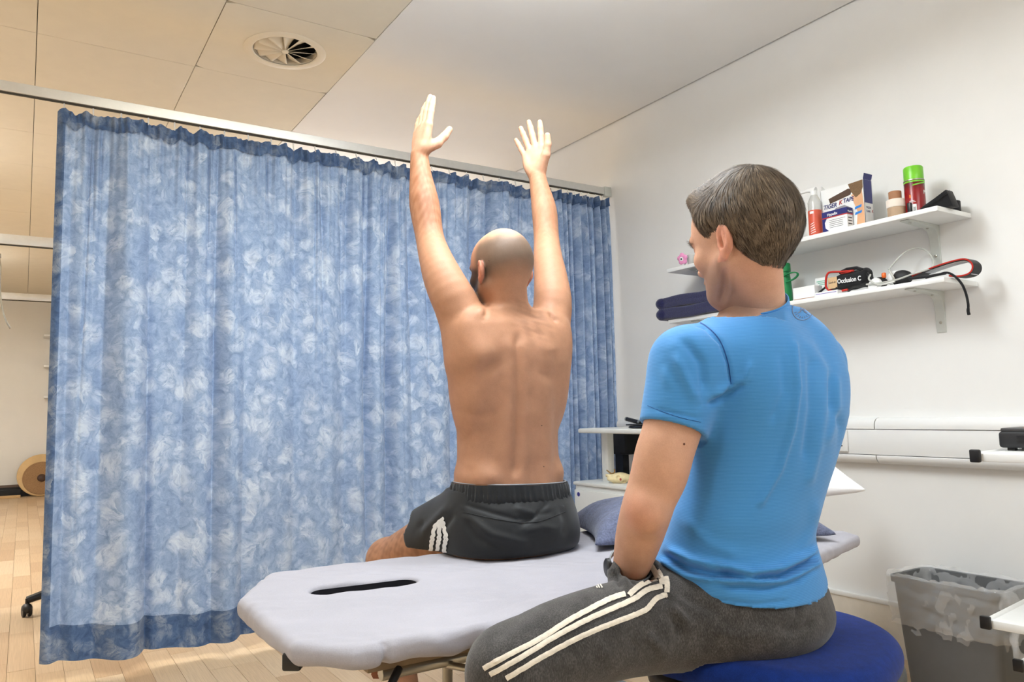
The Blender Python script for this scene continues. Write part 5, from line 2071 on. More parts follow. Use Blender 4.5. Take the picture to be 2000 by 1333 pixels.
def patient(F):
    F.loft(tsec, TX, TY, .05, 2.25)
    nb, nt = np.array([PX0+.004, PY0-.004, zrow(628)]), hc-hu*.05-hf*.022
    F.cone(nb, nt, .062, .056, .03)
    F.cone(nb+(0, .02, 0), nt+hf*.03-hu*.01, .052, .048, .03)
    # trapezius and the lifted shoulder girdle
    for q, S in ((-1, LA), (1, RA)):
        F.cone(nb+np.array([.02*q, -.01, .005]), S[1]+np.array([-.03*q, .0, -.070]), .044, .044, .03)
        F.ell(np.array([PX0+.118*q, PY0-.052, zrow(672)]), (.062, .040, .092), (1, 0, -.35*q), TY, (.35*q, 0, 1), k=.05)
        F.ell(np.array([PX0+.135*q, PY0-.01, zrow(740)]), (.034, .075, .12), k=.05)
        F.cone(np.array([PX0+.135*q, PY0, zrow(700)]), S[1]-np.array([0, 0, .025]), .058, .052, .04)
    F.path(LA, LR, .016)
    F.path(RA, RR, .016)
    # long back muscles
    for q in (-1, 1):
        F.path([np.array([PX0+.040*q, PY0-.088, zrow(690)]), np.array([PX0+.042*q, PY0-.082, zrow(800)]), np.array([PX0+.044*q, PY0-.080, zrow(950)])], [.030, .034, .034], .03)
    # love handles above the waistband
    for q in (-1, 1):
        F.ell(np.array([PX0+(.112 if q < 0 else .100)*q, PY0-.01, zrow(925)]), (.046, .085, .035), k=.03)
    head(F, hc, hr, hf, hu, HS)
    for q in (-1, 1):
        ear(F, hc, hr, hf, hu, q, HS*1.02, fl=.44, x0=.074, drop=.020)
    # legs
    for hp, kn, an, q in ((LHip, LK, LAn, -1), (RHip, RK, RAn, 1)):
        F.cone(hp, kn, .088, .058, .04)
        F.ell(kn, (.056, .058, .062), k=.03)
        cal = kn+(an-kn)*.32+np.array([0, -.018, 0])
        F.path([kn, cal, kn+(an-kn)*.7, an], [.054, .057, .042, .036], .03)
        ft_ = np.array([-.10, .985, 0]) if q < 0 else np.array([.08, .99, 0])
        F.cone(an+np.array([0, -.01, -.03]), an+ft_*.17+np.array([0, 0, -an[2]+.025]), .034, .024, .03)
        F.cone(an+np.array([0, -.02, -an[2]+.035]), an+np.array([0, 0, -.01]), .033, .034, .02)


def patient_hands(F):
    dl = AT(831, 205, 2.425)-LA[-1]
    hand(F, LA[-1], dl, -_f*.70+_r*.58, _r*.80+_f*.55, 1.0,
         [(.03, .03), (.0, .05), (-.07, .10), (-.16, .14)],
         [((.60, .22, .80), .047, .0205, .0165), ((.82, .16, .58), .036, .0155, .0132), ((.90, .12, .44), .031, .0130, .0105)])
    dr = AT(1033, 250, 2.66)-RA[-1]
    hand(F, RA[-1], dr, _r*.84-_f*.42, -_f*.80-_r*.45, 1.0,
         [(.12, .03), (-.06, .04), (-.17, .08), (-.30, .05)],
         [((.66, .66, .30), .046, .0195, .0158), ((.84, .46, .24), .035, .0148, .0124), ((.94, .22, .22), .030, .0120, .0098)])


f1 = Field((PX0-.40, 1.66, .0), (PX0+.42, 2.52, 1.72), .0045)
patient(f1)
V1, F1 = f1.mesh()
del f1
# hands at finer pitch, same forearm
parts = []
for (arm, rad) in ((LA, LR), (RA, RR)):
    w = arm[-1]
    lo, hi = w+np.array([-.16, -.16, -.06]), w+np.array([.16, .16, .24])
    f2 = Field(lo, hi, .0022)
    f2.path(arm, rad, .016)
    patient_hands(f2)
    parts.append((f2.mesh(), w))
# trim the arm of the coarse mesh where the fine one takes over
keep = np.ones(len(V1), bool)
for (_, w) in parts:
    near = (np.abs(V1[:, 0]-w[0]) < .12) & (np.abs(V1[:, 1]-w[1]) < .15)
    keep &= ~(near & (V1[:, 2] > w[2]-.040))
V1, F1 = cropmesh(V1, F1, keep)
V1 = relax(V1, F1, 3)
ms_ = [(V1, F1)]
for ((V2, F2), w) in parts:
    V2, F2 = cropmesh(V2, F2, V2[:, 2] > w[2]-.044)
    ms_.append((relax(V2, F2, 1), F2))
V, Fq = joinmesh(ms_)
# modelling of the back
st = [([(1012, 640), (1014, 720), (1013, 800), (1010, 880), (1006, 940)], 9, -.0065),
      ([(985, 700), (955, 718), (925, 742)], 11, -.0055), ([(940, 690)], 26, .006), ([(1075, 665), (1085, 700)], 14, .004),
      ([(1048, 720), (1075, 735), (1092, 735)], 10, -.004), ([(946, 598), (950, 611), (945, 624)], 4, -.004), ([(938, 610)], 10, .003),
      ([(1068, 607), (1082, 622), (1092, 632)], 4, -.005), ([(1060, 600), (1090, 612)], 9, .003),
      ([(990, 770), (985, 850), (985, 930)], 18, .003), ([(1035, 770), (1036, 850), (1030, 930)], 15, .003),
      ([(893, 800), (930, 812), (980, 806)], 8, -.002), ([(890, 912), (940, 925)], 9, -.0015), ([(1045, 905), (1080, 900)], 9, -.0015),
      ([(985, 610), (992, 640)], 12, .003)]
V = sculpt(V, Fq, [(p_, w_*1.1, a_*2.0) for p_, w_, a_ in st])
me = mesh_np('person', V, Fq)
patm = skin_mat('tan_skin')
pat = link('person', me, patm)
setp(pat, 'bare backed bald man in black shorts sitting with both arms raised', 'person')
# colour of the skin itself: stubble, beard, back hair, paler palms
loc = (V-hc.astype(np.float32))/HS
lx, ly, lz = loc@hr, loc@hf, loc@hu
base_c = np.tile(rgb(182, 134, 104), (len(V), 1))
isarm = np.minimum.reduce([np.linalg.norm(V-np.asarray(a, np.float32), axis=1) for a in LA[4:]+RA[4:]])
fore = np.maximum(sstep(LA[4][2]-.07, LA[4][2]+.06, V[:, 2])*(V[:, 0] < PX0-.05), .55*sstep(RA[4][2]-.07, RA[4][2]+.06, V[:, 2])*(V[:, 0] > PX0+.05))*sstep(.16, .08, isarm)
base_c = mixc(base_c, fore*np.clip(.62+.30*vnoise(V*np.array([1, 1, .35], np.float32), 420, 21)+.25*vnoise(V, 60, 4), 0, 1), rgb(142, 94, 64))
hn = vnoise(V, 90, 5)
inhead = (np.hypot(np.hypot(lx, ly), lz) < .16) & (lz > -.14)
core = inhead*(np.abs(lx) < .0905)
scalp = core*sstep(.094, .062, lz+.45*np.maximum(ly, 0)+.008*hn)*sstep(-.092, -.022, lz+.35*ly)*sstep(.045, .012, ly+.2*lz)
base_c = mixc(base_c, scalp*.80, rgb(88, 80, 70))
beard = core*sstep(-.010, .010, ly-.020)*sstep(.012, -.010, lz-.3*(ly-.03))*sstep(-.02, .0, .088-ly+.012)
base_c = mixc(base_c, beard*.9, rgb(48, 38, 32))
earm = inhead*(np.abs(lx) > .079)*(np.abs(lx) < .104)*(np.abs(ly+.012) < .04)*(np.abs(lz+.01) < .045)
base_c = mixc(base_c, earm*.55, rgb(206, 128, 104))
up_back = sstep(.10, .0, np.abs(V[:, 0]-PX0-.03))*sstep(.10, .02, np.abs(V[:, 2]-zrow(630)))*(V[:, 1] < PY0-.03)
base_c = mixc(base_c, up_back*.35*np.clip(.5+vnoise(V, 200, 9), 0, 1), rgb(110, 72, 56))
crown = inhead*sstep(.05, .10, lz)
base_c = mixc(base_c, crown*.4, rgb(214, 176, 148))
handm = np.maximum(sstep(LA[-1][2]-.01, LA[-1][2]+.04, V[:, 2])*(V[:, 0] < PX0), sstep(RA[-1][2]-.01, RA[-1][2]+.04, V[:, 2])*(V[:, 0] > PX0)*(np.abs(V[:, 0]-RA[-1][0]) < .1))
base_c = mixc(base_c, handm*.55, rgb(222, 178, 150))
legm = (V[:, 2] < ZB+.1)*(V[:, 1] > 1.95)
base_c = mixc(base_c, legm*.35*np.clip(.4+vnoise(V, 160, 3), 0, 1), rgb(104, 66, 44))
setcol(pat, base_c)
# thumb nail and mole
bv_p = BVHTree.FromPolygons([tuple(p) for p in V.astype(float)], [tuple(int(i) for i in q) for q in Fq])
for (mx, my) in ((955, 509), (1058, 832), (1062, 912)):
    q, nn_ = ray_on(bv_p, mx, my, .0003)
    if q is not None:
        MB().sphere(q, (.0016, .0016, .0016), 8, 6).build('mole', M.setdefault('mole', plain('mole', C(70, 42, 32), .6)), pat, smooth=True)

nq, nn_ = ray_on(bv_p, 875, 239, .0003)
decal(bv_p, [(871, 245), (874, 240), (877, 235)], 8, 'thumb_nail', plain('nail', C(206, 140, 118), .3), pat, 4, .0006)

# --- shorts
f = Field((PX0-.36, 1.66, ZB-.03), (PX0+.36, 2.30, zrow(925)), .0045)
zw = zrow(951)
hsec = [(np.array([PX0+.002, PY0+dy, zrow(r)]), a, b) for r, a, b, dy in ((1083, .178, .138, .005), (1060, .192, .156, -.008), (1020, .191, .158, -.010), (985, .180, .144, -.004), (955, .166, .124, .003), (935, .166, .124, .003))]
f.loft(hsec, TX, TY, .03, 2.3)
lh = LHip+(LK-LHip)*.47
f.cone(LHip+(0, .01, -.005), lh, .105, .100, .05)
rh = RHip+(RK-RHip)*.47
f.cone(RHip+(0, .01, -.005), rh, .105, .100, .05)


def cut_shorts(d, x, y, z):
    d = np.maximum(d, z-zw)                              # waist
    d = np.maximum(d, ZB-.004-z)                         # flat on the couch
    for hp, kn, h in ((LHip, LK, lh), (RHip, RK, rh)):
        n = (kn-hp)/np.linalg.norm(kn-hp)
        s_ = (x-h[0])*n[0]+(y-h[1])*n[1]+(z-h[2])*n[2]
        near = np.sqrt((x-h[0])**2+(y-h[1])**2+(z-h[2])**2) < .22
        d = np.where(near, np.maximum(d, s_+.012*np.sin(x*60+z*40)), d)
        # hollow the hem around the thigh
        t = np.clip(((x-hp[0])*n[0]+(y-hp[1])*n[1]+(z-hp[2])*n[2]), 0, 1)
        rad = np.sqrt((x-hp[0]-t*n[0])**2+(y-hp[1]-t*n[1])**2+(z-hp[2]-t*n[2])**2)
        d = np.where(near & (s_ > -.045), np.maximum(d, .084-rad), d)
    return d


f.fn(cut_shorts)
Vs, Fs = f.mesh()
Vs = relax(Vs, Fs, 2)
st = [([(905, 985), (960, 1002), (1010, 1015), (1085, 1000)], 5, -.003), ([(1000, 990), (1040, 1005), (1060, 1020)], 7, .004), ([(1075, 975), (1045, 1010), (1010, 1030)], 6, -.004),
      ([(880, 985), (850, 1015), (820, 1050)], 7, .004), ([(890, 1000), (868, 1030), (858, 1060)], 6, -.004), ([(905, 1010), (930, 1050), (990, 1078)], 9, -.004),
      ([(900, 1000), (960, 1045), (1040, 1065)], 8, .004), ([(1095, 985), (1105, 1020), (1100, 1055)], 7, -.004), ([(830, 1010), (815, 1040)], 6, -.004), ([(1030, 960), (1045, 985)], 5, -.003), ([(960, 960), (965, 985)], 5, -.002), ([(1000, 960), (1008, 982)], 5, -.003), ([(1065, 958), (1075, 975)], 4, -.003),
      ([(925, 965), (918, 985)], 5, -.003), ([(1020, 1040), (1060, 1030), (1095, 1035)], 7, .003)]
Vs = sculpt(Vs, Fs, [(p_, w_, a_*1.5) for p_, w_, a_ in st])
shm = cloth('black_sports_nylon', C(36, 37, 38), .55, var=.1, fine=700, bump=.08, sheen=.15, vscale=14)
sho = link('shorts', mesh_np('shorts', Vs, Fs), shm, pat)
bv = BVHTree.FromPolygons([tuple(p) for p in Vs.astype(float)], [tuple(int(i) for i in q) for q in Fs])
stripe_m = plain('white_stripe', C(236, 234, 228), .7, var=.04)
for dx in (0, 13, 26):
    pts = [(864-dx*.25+dx*.3, 1012-dx*.0+abs(dx-13)*.35), (857+dx*.62-6, 1028), (846+dx*1.0, 1050), (843+dx*1.0, 1068), (842+dx*1.02, 1084)]
    decal(bv, [(a+2.2*math.sin(b*.55), b) for a, b in bez([(a, b, 0) for a, b in pts], 6)[::2] for _ in (0,)] if False else [(q[0]+1.6*math.sin(q[1]*.8), q[1]) for q in bez([(a, b, 0) for a, b in pts], 5)], 7.5, 'stripe', stripe_m, sho, 4, .0022)
decal(bv, [(905, 1001), (960, 1013), (1020, 1022), (1060, 1017), (1104, 1000)], 1.6, 'seam', shm, sho, 10, .0012)
# elastic waistband
wb_ = []
NB = 240
for i in range(NB):
    a = 2*math.pi*i/NB
    ca, sa = math.cos(a), math.sin(a)
    e = 2/2.3
    rx = abs(ca)**e*math.copysign(1, ca)
    ry = abs(sa)**e*math.copysign(1, sa)
    wb_.append((rx, ry, 1+.012*math.sin(i*1.9)+.008*math.sin(i*.77)))
vs, fs = [], []
lev = [(.004, .168, .127, 0), (.007, .1725, .1315, 0), (-.006, .1745, .1335, 1), (-.020, .176, .1355, 1), (-.034, .178, .138, 1), (-.042, .176, .136, 0)]
for (dz, a, b, g) in lev:
    for (rx, ry, w) in wb_:
        s_ = w if g else 1
        vs.append((PX0+.002+rx*a*s_, PY0+.003+ry*b*s_, zw+dz+.006-.045*(ry*.5)*0-.006*rx))
for k in range(len(lev)-1):
    for i in range(NB):
        fs.append((k*NB+i, k*NB+(i+1) % NB, (k+1)*NB+(i+1) % NB, (k+1)*NB+i))
MB().add(vs, fs).build('waistband', shm, sho, smooth=True)
MB().tube([(PX0+.002+rx*.1665, PY0+.003+ry*.1255, zw+.0150-.006*rx) for rx, ry, w in wb_[::3]], .0022, 6, closed=True).build('underwear_edge', plain('grey_elastic', C(150, 152, 156), .7), sho, smooth=True)
# ------------------------------------------------------------------ the man on the stool
ty = R_(-9)
tr_ = np.array([math.cos(ty), -math.sin(ty), 0])
tf_ = np.array([math.sin(ty), math.cos(ty), 0])
rows = [(1215, 1455, 1.50, .160, .140), (1150, 1442, 1.50, .168, .142), (1100, 1440, 1.50, .163, .130), (1050, 1445, 1.50, .160, .124), (1000, 1458, 1.50, .163, .120), (950, 1474, 1.505, .164, .118),
        (900, 1488, 1.51, .168, .120), (850, 1495, 1.515, .174, .124), (800, 1494, 1.52, .178, .126), (740, 1488, 1.53, .182, .122), (690, 1478, 1.54, .172, .108), (650, 1476, 1.545, .135, .088), (615, 1480, 1.55, .085, .07)]
tors = [(AT(x, y, d), a, b) for y, x, d, a, b in rows]
LS, RS = AT(1342, 712, 1.42), AT(1585, 712, 1.66)
LARM = [LS, AT(1326, 780, 1.405), AT(1304, 870, 1.385), AT(1276, 955, 1.375), AT(1261, 1003, 1.38), AT(1247, 1052, 1.41), AT(1235, 1098, 1.445), AT(1224, 1126, 1.475)]
LRAD = [.062, .058, .0505, .0465, .0455, .0425, .036, .029]
RARM = [RS, AT(1598, 800, 1.69), AT(1560, 930, 1.76), AT(1500, 1060, 1.78)]
RRAD = [.062, .055, .046, .032]
h2 = head_local(AT(1451, 462, 1.505), R_(-2), R_(-12))
qc, qr, qf, qu = h2
QS = 1.045
nb2, nt2 = AT(1476, 644, 1.55), qc-qu*.050-qf*.008
TL = [AT(*q) for q in ((1405, 1195, 1.46), (1310, 1212, 1.41), (1200, 1232, 1.35), (1090, 1268, 1.285), (1000, 1312, 1.235))]
TLR = [.098, .090, .081, .077, .070]
SL = [TL[-1], TL[-1]+np.array([-.01, .02, -.20]), TL[-1]+np.array([.0, .02, -.36])]
rk = np.array([1.46, 1.44, .40])
rh_ = np.array(tors[0][0])+tr_*.09+np.array([0, 0, .0])
TRr = [rh_, (rh_+rk)/2+np.array([0, 0, .0]), rk]
SRr = [rk, rk+np.array([.01, .0, -.34])]


def man_head(F):
    F.cone(nb2, nt2, .060, .055, .03)
    F.cone(nb2+tf_*.01, qc-qu*.07+qf*.006, .050, .044, .03)
    head(F, qc, qr, qf, qu, QS)
    for q in (-1, 1):
        ear(F, qc, qr, qf, qu, q, QS*1.0, fl=.30, x0=.070, drop=.026)


def man_body(F):
    F.loft([(c, a-.014, b-.014) for c, a, b in tors], tr_, tf_, .03, 2.2)
    F.cone(nb2, nt2, .060, .055, .03)
    F.cone(nb2, LS, .05, .05, .04)
    F.cone(nb2, RS, .05, .05, .04)
    F.path(RARM, RRAD, .03)
    hand(F, RARM[-1], tf_*.3-tr_*.8+np.array([0, 0, -.4]), tf_, np.array([0, 0, -1.0]), 1.0, [(.05, .25), (0, .25), (-.05, .25), (-.1, .25)],
         [((.7, .6, .2), .045, .018, .015), ((.9, .3, .2), .034, .014, .0115), ((.95, .1, .25), .028, .0112, .009)])
    F.path(TL, [r-.014 for r in TLR], .03)
    F.path(SL, [.056, .05, .036], .03)
    F.path(TRr, [.082, .07, .058], .03)
    F.path(SRr, [.054, .038], .03)
    for an, dv in ((SL[-1], np.array([-.55, .83, 0])), (SRr[-1], np.array([.3, .95, 0]))):
        F.cone((an[0], an[1], .04), an+dv*.17+np.array([0, 0, .03-an[2]]), .036, .026, .03)
        F.cone((an[0], an[1], .05), an, .036, .036, .03)


def man_arm(F):
    F.path(LARM, LRAD, .02)
    F.ell(AT(1262, 1003, 1.345), (.03, .03, .036), k=.02)
    F.ell(AT(1292, 905, 1.37), (.044, .044, .07), _r, _f, _u, k=.02)
    hand(F, LARM[-1], LARM[-1]-LARM[-2]+_f*.03, -_u, _r+_f*.3, .95, [(.05, .35), (0, .4), (-.05, .4), (-.1, .4)],
         [((.7, .6, .2), .045, .018, .015), ((.9, .3, .2), .034, .014, .0115), ((.95, .1, .25), .028, .0112, .009)])


ph = []
f = Field(qc-.17, qc+.17, .0022)
f.lo = f.lo
man_head(f)
Vh, Fh = f.mesh()
Vh, Fh = cropmesh(Vh, Fh, Vh[:, 2] > nb2[2]+.0)
ph.append((relax(Vh, Fh, 2), Fh))
f = Field(np.min(LARM, 0)-.12, np.max(LARM, 0)+.12, .003)
man_arm(f)
Va, Fa = f.mesh()
ph.append((relax(Va, Fa, 2), Fa))
f = Field((.55, .70, 0.0), (1.78, 1.66, 1.22), .008)
man_body(f)
Vb, Fb = f.mesh()
ph.append((relax(Vb, Fb, 2), Fb))
V, Fq = joinmesh(ph)
V = sculpt(V, Fq, [([(1414, 520), (1414, 560), (1404, 600)], 7, -.007), ([(1425, 530), (1428, 575), (1418, 600)], 6, .003), ([(1440, 560), (1422, 590)], 4, -.002), ([(1375, 500), (1385, 540)], 14, -.002)])
manskin = skin_mat('fair_skin', (0.92, 1.05))
man = link('person', mesh_np('person', V, Fq), manskin)
setp(man, 'man in a bright blue t-shirt sitting on the stool, looking at the raised arms', 'person')
c = np.tile(rgb(204, 158, 132), (len(V), 1))
loc = (V-qc.astype(np.float32))/QS
lx, ly, lz = loc@qr, loc@qf, loc@qu
inh = (np.linalg.norm(loc, axis=1) < .16)
jaw = inh*sstep(-.010, .02, ly)*sstep(-.035, -.060, lz)
c = mixc(c, jaw*.62, rgb(122, 98, 86))
c = mixc(c, inh*(np.abs(lx) > .075)*(np.abs(ly+.02) < .05)*(np.abs(lz+.01) < .05)*.6, rgb(216, 142, 118))
neckm = sstep(.10, .02, np.linalg.norm(V-nt2.astype(np.float32), axis=1))
c = mixc(c, neckm*.35, rgb(200, 132, 104))
brow = inh*sstep(.011, .006, np.abs(lz-.018))*(ly > .068)*(np.abs(lx) > .012)*(np.abs(lx) < .056)
c = mixc(c, brow*.9, rgb(96, 74, 54))
elb = sstep(.05, .01, np.linalg.norm(V-AT(1250, 1000, 1.34).astype(np.float32), axis=1))
c = mixc(c, elb*.4, rgb(196, 122, 96))
setcol(man, c)
bva = BVHTree.FromPolygons([tuple(p) for p in V.astype(float)], [tuple(int(i) for i in q) for q in Fq])
q, _n = ray_on(bva, 1336, 868, .0002)
if q is not None:
    MB().sphere(q, .0022, 8, 6).build('mole', plain('brown_mole', C(110, 70, 52), .6), man, smooth=True)

# --- hair: a close cap with combed strands over it
f = Field(qc-.16, qc+.16, .0026)
Ph = lambda x, y, z: qc+(qr*x+qf*y+qu*z)*QS
Eh = lambda p, r, k=.02: f.ell(Ph(*p), tuple(v*QS for v in r), qr, qf, qu, k=k)
Eh((0, -.013, .031), (.0830, .1020, .0990))
Eh((0, -.046, .006), (.0760, .0690, .0780), .03)
Eh((.0, .036, .026), (.0730, .0660, .0880), .03)
Eh((.002, .060, .096), (.050, .036, .024), .03)
f.cone(nb2, nt2, .062, .059, .03)


def hairline(d, x, y, z):
    X_, Y_, Z_ = (x-qc[0])/QS, (y-qc[1])/QS, (z-qc[2])/QS
    ax_ = X_*qr[0]+Y_*qr[1]+Z_*qr[2]
    ay = X_*qf[0]+Y_*qf[1]+Z_*qf[2]
    az = X_*qu[0]+Y_*qu[1]+Z_*qu[2]
    # lowest hair height along the head from nape to forehead
    low = np.interp(ay, [-.12, -.075, -.045, -.028, -.016, .010, .022, .036, .050, .066, .080, .10], [-.120, -.118, -.104, -.064, -.004, -.004, -.010, .008, .046, .066, .084, .098]).astype(np.float32)
    cut = (low-az)*QS*.8
    thin = .0050*sstep(.03, -.075, az)+.0085*sstep(-.026, .0, cut)
    return -smin(-(d+thin), -cut, .006)


f.fn(hairline)
Vc, Fc = f.mesh()
Vc = relax(Vc, Fc, 2)
hm_ = NT('brown_hair')
hat = hm_.new('ShaderNodeVertexColor', layer_name='Col')
hm_.col(hat.outputs[0])
hm_.b.inputs['Roughness'].default_value = .55
hm_.b.inputs['Specular IOR Level'].default_value = .3
hairo = link('hair', mesh_np('hair', Vc, Fc), hm_.m, man)
setcol(hairo, np.tile(rgb(80, 65, 51), (len(Vc), 1)))
Nc = vnormals(Vc, Fc)
hr_ = np.random.default_rng(12)
bvc = BVHTree.FromPolygons([tuple(p) for p in Vc.astype(float)], [tuple(int(i) for i in q) for q in Fc])
crown = Ph(-.012, -.062, .105)
NSTR = 20000
pick = hr_.choice(len(Vc), NSTR)
P0 = Vc[pick]+hr_.normal(0, .0012, (NSTR, 3))
lz_ = ((P0-qc)/QS)@qu
ly_ = ((P0-qc)/QS)@qf
lx_ = ((P0-qc)/QS)@qr
slen = np.interp(lz_, [-.08, -.02, .05, .10], [.007, .013, .024, .034])*hr_.uniform(.7, 1.25, NSTR)
slen = slen*np.where((ly_ > .05) & (lz_ > .05), 1.15, 1.0)
steps = 5
P = P0.copy()
tree = None
rings = []
wind = hr_.normal(0, .16, (NSTR, 3))
shade = np.clip(hr_.normal(.45, .2, NSTR)+.28*vnoise(P0, 170, 6), 0, 1)
# neighbouring strands fall in locks
lock = vnoise(P0, 130, 4)
rough_ = hr_.normal(0, .35, NSTR)
for s_ in range(steps+1):
    # nearest surface point and normal
    NN = np.empty_like(P)
    PP = np.empty_like(P)
    for i in range(NSTR):
        h = bvc.find_nearest(Vector(P[i]))
        PP[i] = h[0]
        NN[i] = h[1]
    lift = (.0006+.0022*(s_/steps)**.7+(.0030*(lock+rough_)*(s_/steps)*np.interp(lz_, [-.06, .08], [.35, 1.0])))[:, None]
    rings.append((PP+NN*lift, NN.copy()))
    away = PP-crown
    away /= np.linalg.norm(away, axis=1)[:, None]+1e-9
    lzc = ((PP-qc)/QS)@qu
    down = -np.tile(qu, (NSTR, 1))
    w = sstep(.085, .02, lzc)[:, None]
    dirv = away*(1-w)+(down*.85+away*.15-qf*.18)*w+wind*.5
    # the top is swept to his right from a parting on the left
    top = (sstep(.055, .09, lzc)*sstep(-.02, .03, ((PP-qc)/QS)@qf))[:, None]
    dirv = dirv*(1-top)+(qf*.35+qr*.75+qu*.25+wind*.6)*top
    dirv -= NN*(dirv*NN).sum(1)[:, None]
    dirv /= np.linalg.norm(dirv, axis=1)[:, None]+1e-9
    P = PP+dirv*(slen/steps)[:, None]
Vst = np.zeros((NSTR, steps+1, 2, 3), np.float32)
for s_ in range(steps+1):
    p, n = rings[s_]
    q0, q1 = rings[max(s_-1, 0)][0], rings[min(s_+1, steps)][0]
    t = q1-q0
    sd = np.cross(n, t)
    sd /= np.linalg.norm(sd, axis=1)[:, None]+1e-9
    w = .00075*(1-.75*(s_/steps)**1.5)
    Vst[:, s_, 0] = p-sd*w
    Vst[:, s_, 1] = p+sd*w
k = (np.arange(NSTR)*(steps+1)*2)[:, None]+(np.arange(steps)*2)[None, :]
k = k.ravel()
Fst = np.stack([k, k+1, k+3, k+2], 1)
so_ = link('hair_strands', mesh_np('hair_strands', Vst.reshape(-1, 3), Fst), hm_.m, hairo)
so_['kind'] = 'stuff'
dark, lite = rgb(54, 44, 35), rgb(136, 117, 96)
cs = (dark[None]*(1-shade[:, None])+lite[None]*shade[:, None])
setcol(so_, np.repeat(cs, (steps+1)*2, axis=0))
# eyebrow hairs
eb = MB()
for i in range(90):
    for q in (-1,):
        u = hr_.uniform(0, 1)
        p = Ph(q*(.016+.036*u), .103-.020*u*u, .015+.004*hr_.normal()*.6)
        d = (qr*q*.8+qu*.4-qf*.1+hr_.normal(0, .2, 3))
        d /= np.linalg.norm(d)
        h = bva.find_nearest(Vector(p))
        p = np.array(h[0])
        nn_ = np.array(h[1])
        sd = np.cross(nn_, d)
        eb.add([p-sd*.0004, p+sd*.0004, p+d*.009+nn_*.003], [(0, 1, 2)])
setp(eb.build('eyebrow', plain('brow_hair', C(104, 82, 60), .6), man), kind='stuff')

# --- t-shirt
f = Field((.92, .70, .52), (1.72, 1.30, 1.20), .0037)
f.loft([(c_, a+.004+.008*(i < 3), b+.004+.012*(i < 3)) for i, (c_, a, b) in enumerate([(np.array(tors[1][0])-(0, 0, .06), tors[1][1], tors[1][2])]+tors[1:])], tr_, tf_, .03, 2.2)
f.cone(nb2+np.array([0, 0, -.015]), LS+np.array([0, 0, .004]), .066, .058, .05)
f.cone(nb2+np.array([0, 0, -.015]), RS+np.array([0, 0, .004]), .066, .058, .05)
f.ell(np.array(tors[9][0])+tr_*.07-tf_*.05, (.09, .075, .12), tr_, tf_, (0, 0, 1), k=.05)
f.ell(np.array(tors[9][0])-tr_*.07-tf_*.05, (.09, .075, .12), tr_, tf_, (0, 0, 1), k=.05)
hemL = AT(1313, 838, 1.388)
dL = (hemL-LS)/np.linalg.norm(hemL-LS)
f.path([LS, (LS+hemL)/2, hemL+dL*.03], [.067, .066, .0575], .035)
hemR = RARM[1]+(RARM[2]-RARM[1])*.25
f.path([RS, RARM[1], hemR+(hemR-RARM[1])*.3], [.066, .064, .058], .035)
hc_w = AT(1455, 1128, 1.5)


def shirt_cut(d, x, y, z):
    al = (x-hc_w[0])*tf_[0]+(y-hc_w[1])*tf_[1]
    arm = np.sqrt((x-hemL[0])**2+(y-hemL[1])**2+(z-hemL[2])**2) < .12
    zcut = hc_w[2]+.16*al+.05*np.clip(((x-hc_w[0])*tr_[0]+(y-hc_w[1])*tr_[1])/.17, 0, 1)**2
    d = np.maximum(d, np.where(arm, -1, zcut-z))
    # sleeve hems
    for hm0, dv, arm_p, rad in ((hemL, dL, LARM, .053), (hemR, (RARM[2]-RARM[1])/np.linalg.norm(RARM[2]-RARM[1]), RARM, .053)):
        near = np.sqrt((x-hm0[0])**2+(y-hm0[1])**2+(z-hm0[2])**2) < .095
        s_ = (x-hm0[0])*dv[0]+(y-hm0[1])*dv[1]+(z-hm0[2])*dv[2]
        ctr = (arm_p is LARM)
        inarm = near & (s_ > -.06)
        # only the tube of the sleeve itself is cut
        rr = np.sqrt(np.maximum((x-hm0[0])**2+(y-hm0[1])**2+(z-hm0[2])**2-s_**2, 0))
        m_ = inarm & (rr < .072)
        d = np.where(m_, np.maximum(d, s_), d)
        d = np.where(m_ & (s_ > -.022), np.maximum(d, rad-.002-rr), d)
    # neck opening
    ax = (nt2-nb2)/np.linalg.norm(nt2-nb2)
    s_ = (x-nb2[0])*ax[0]+(y-nb2[1])*ax[1]+(z-nb2[2])*ax[2]
    rr = np.sqrt(np.maximum((x-nb2[0])**2+(y-nb2[1])**2+(z-nb2[2])**2-s_**2, 0))
    al2 = (x-nb2[0])*tf_[0]+(y-nb2[1])*tf_[1]
    d = np.maximum(d, np.where(rr < .11, s_-.052+.55*np.maximum(al2, -.02), -1))
    d = np.where(s_ > .0, np.maximum(d, .0625-rr), d)
    return d


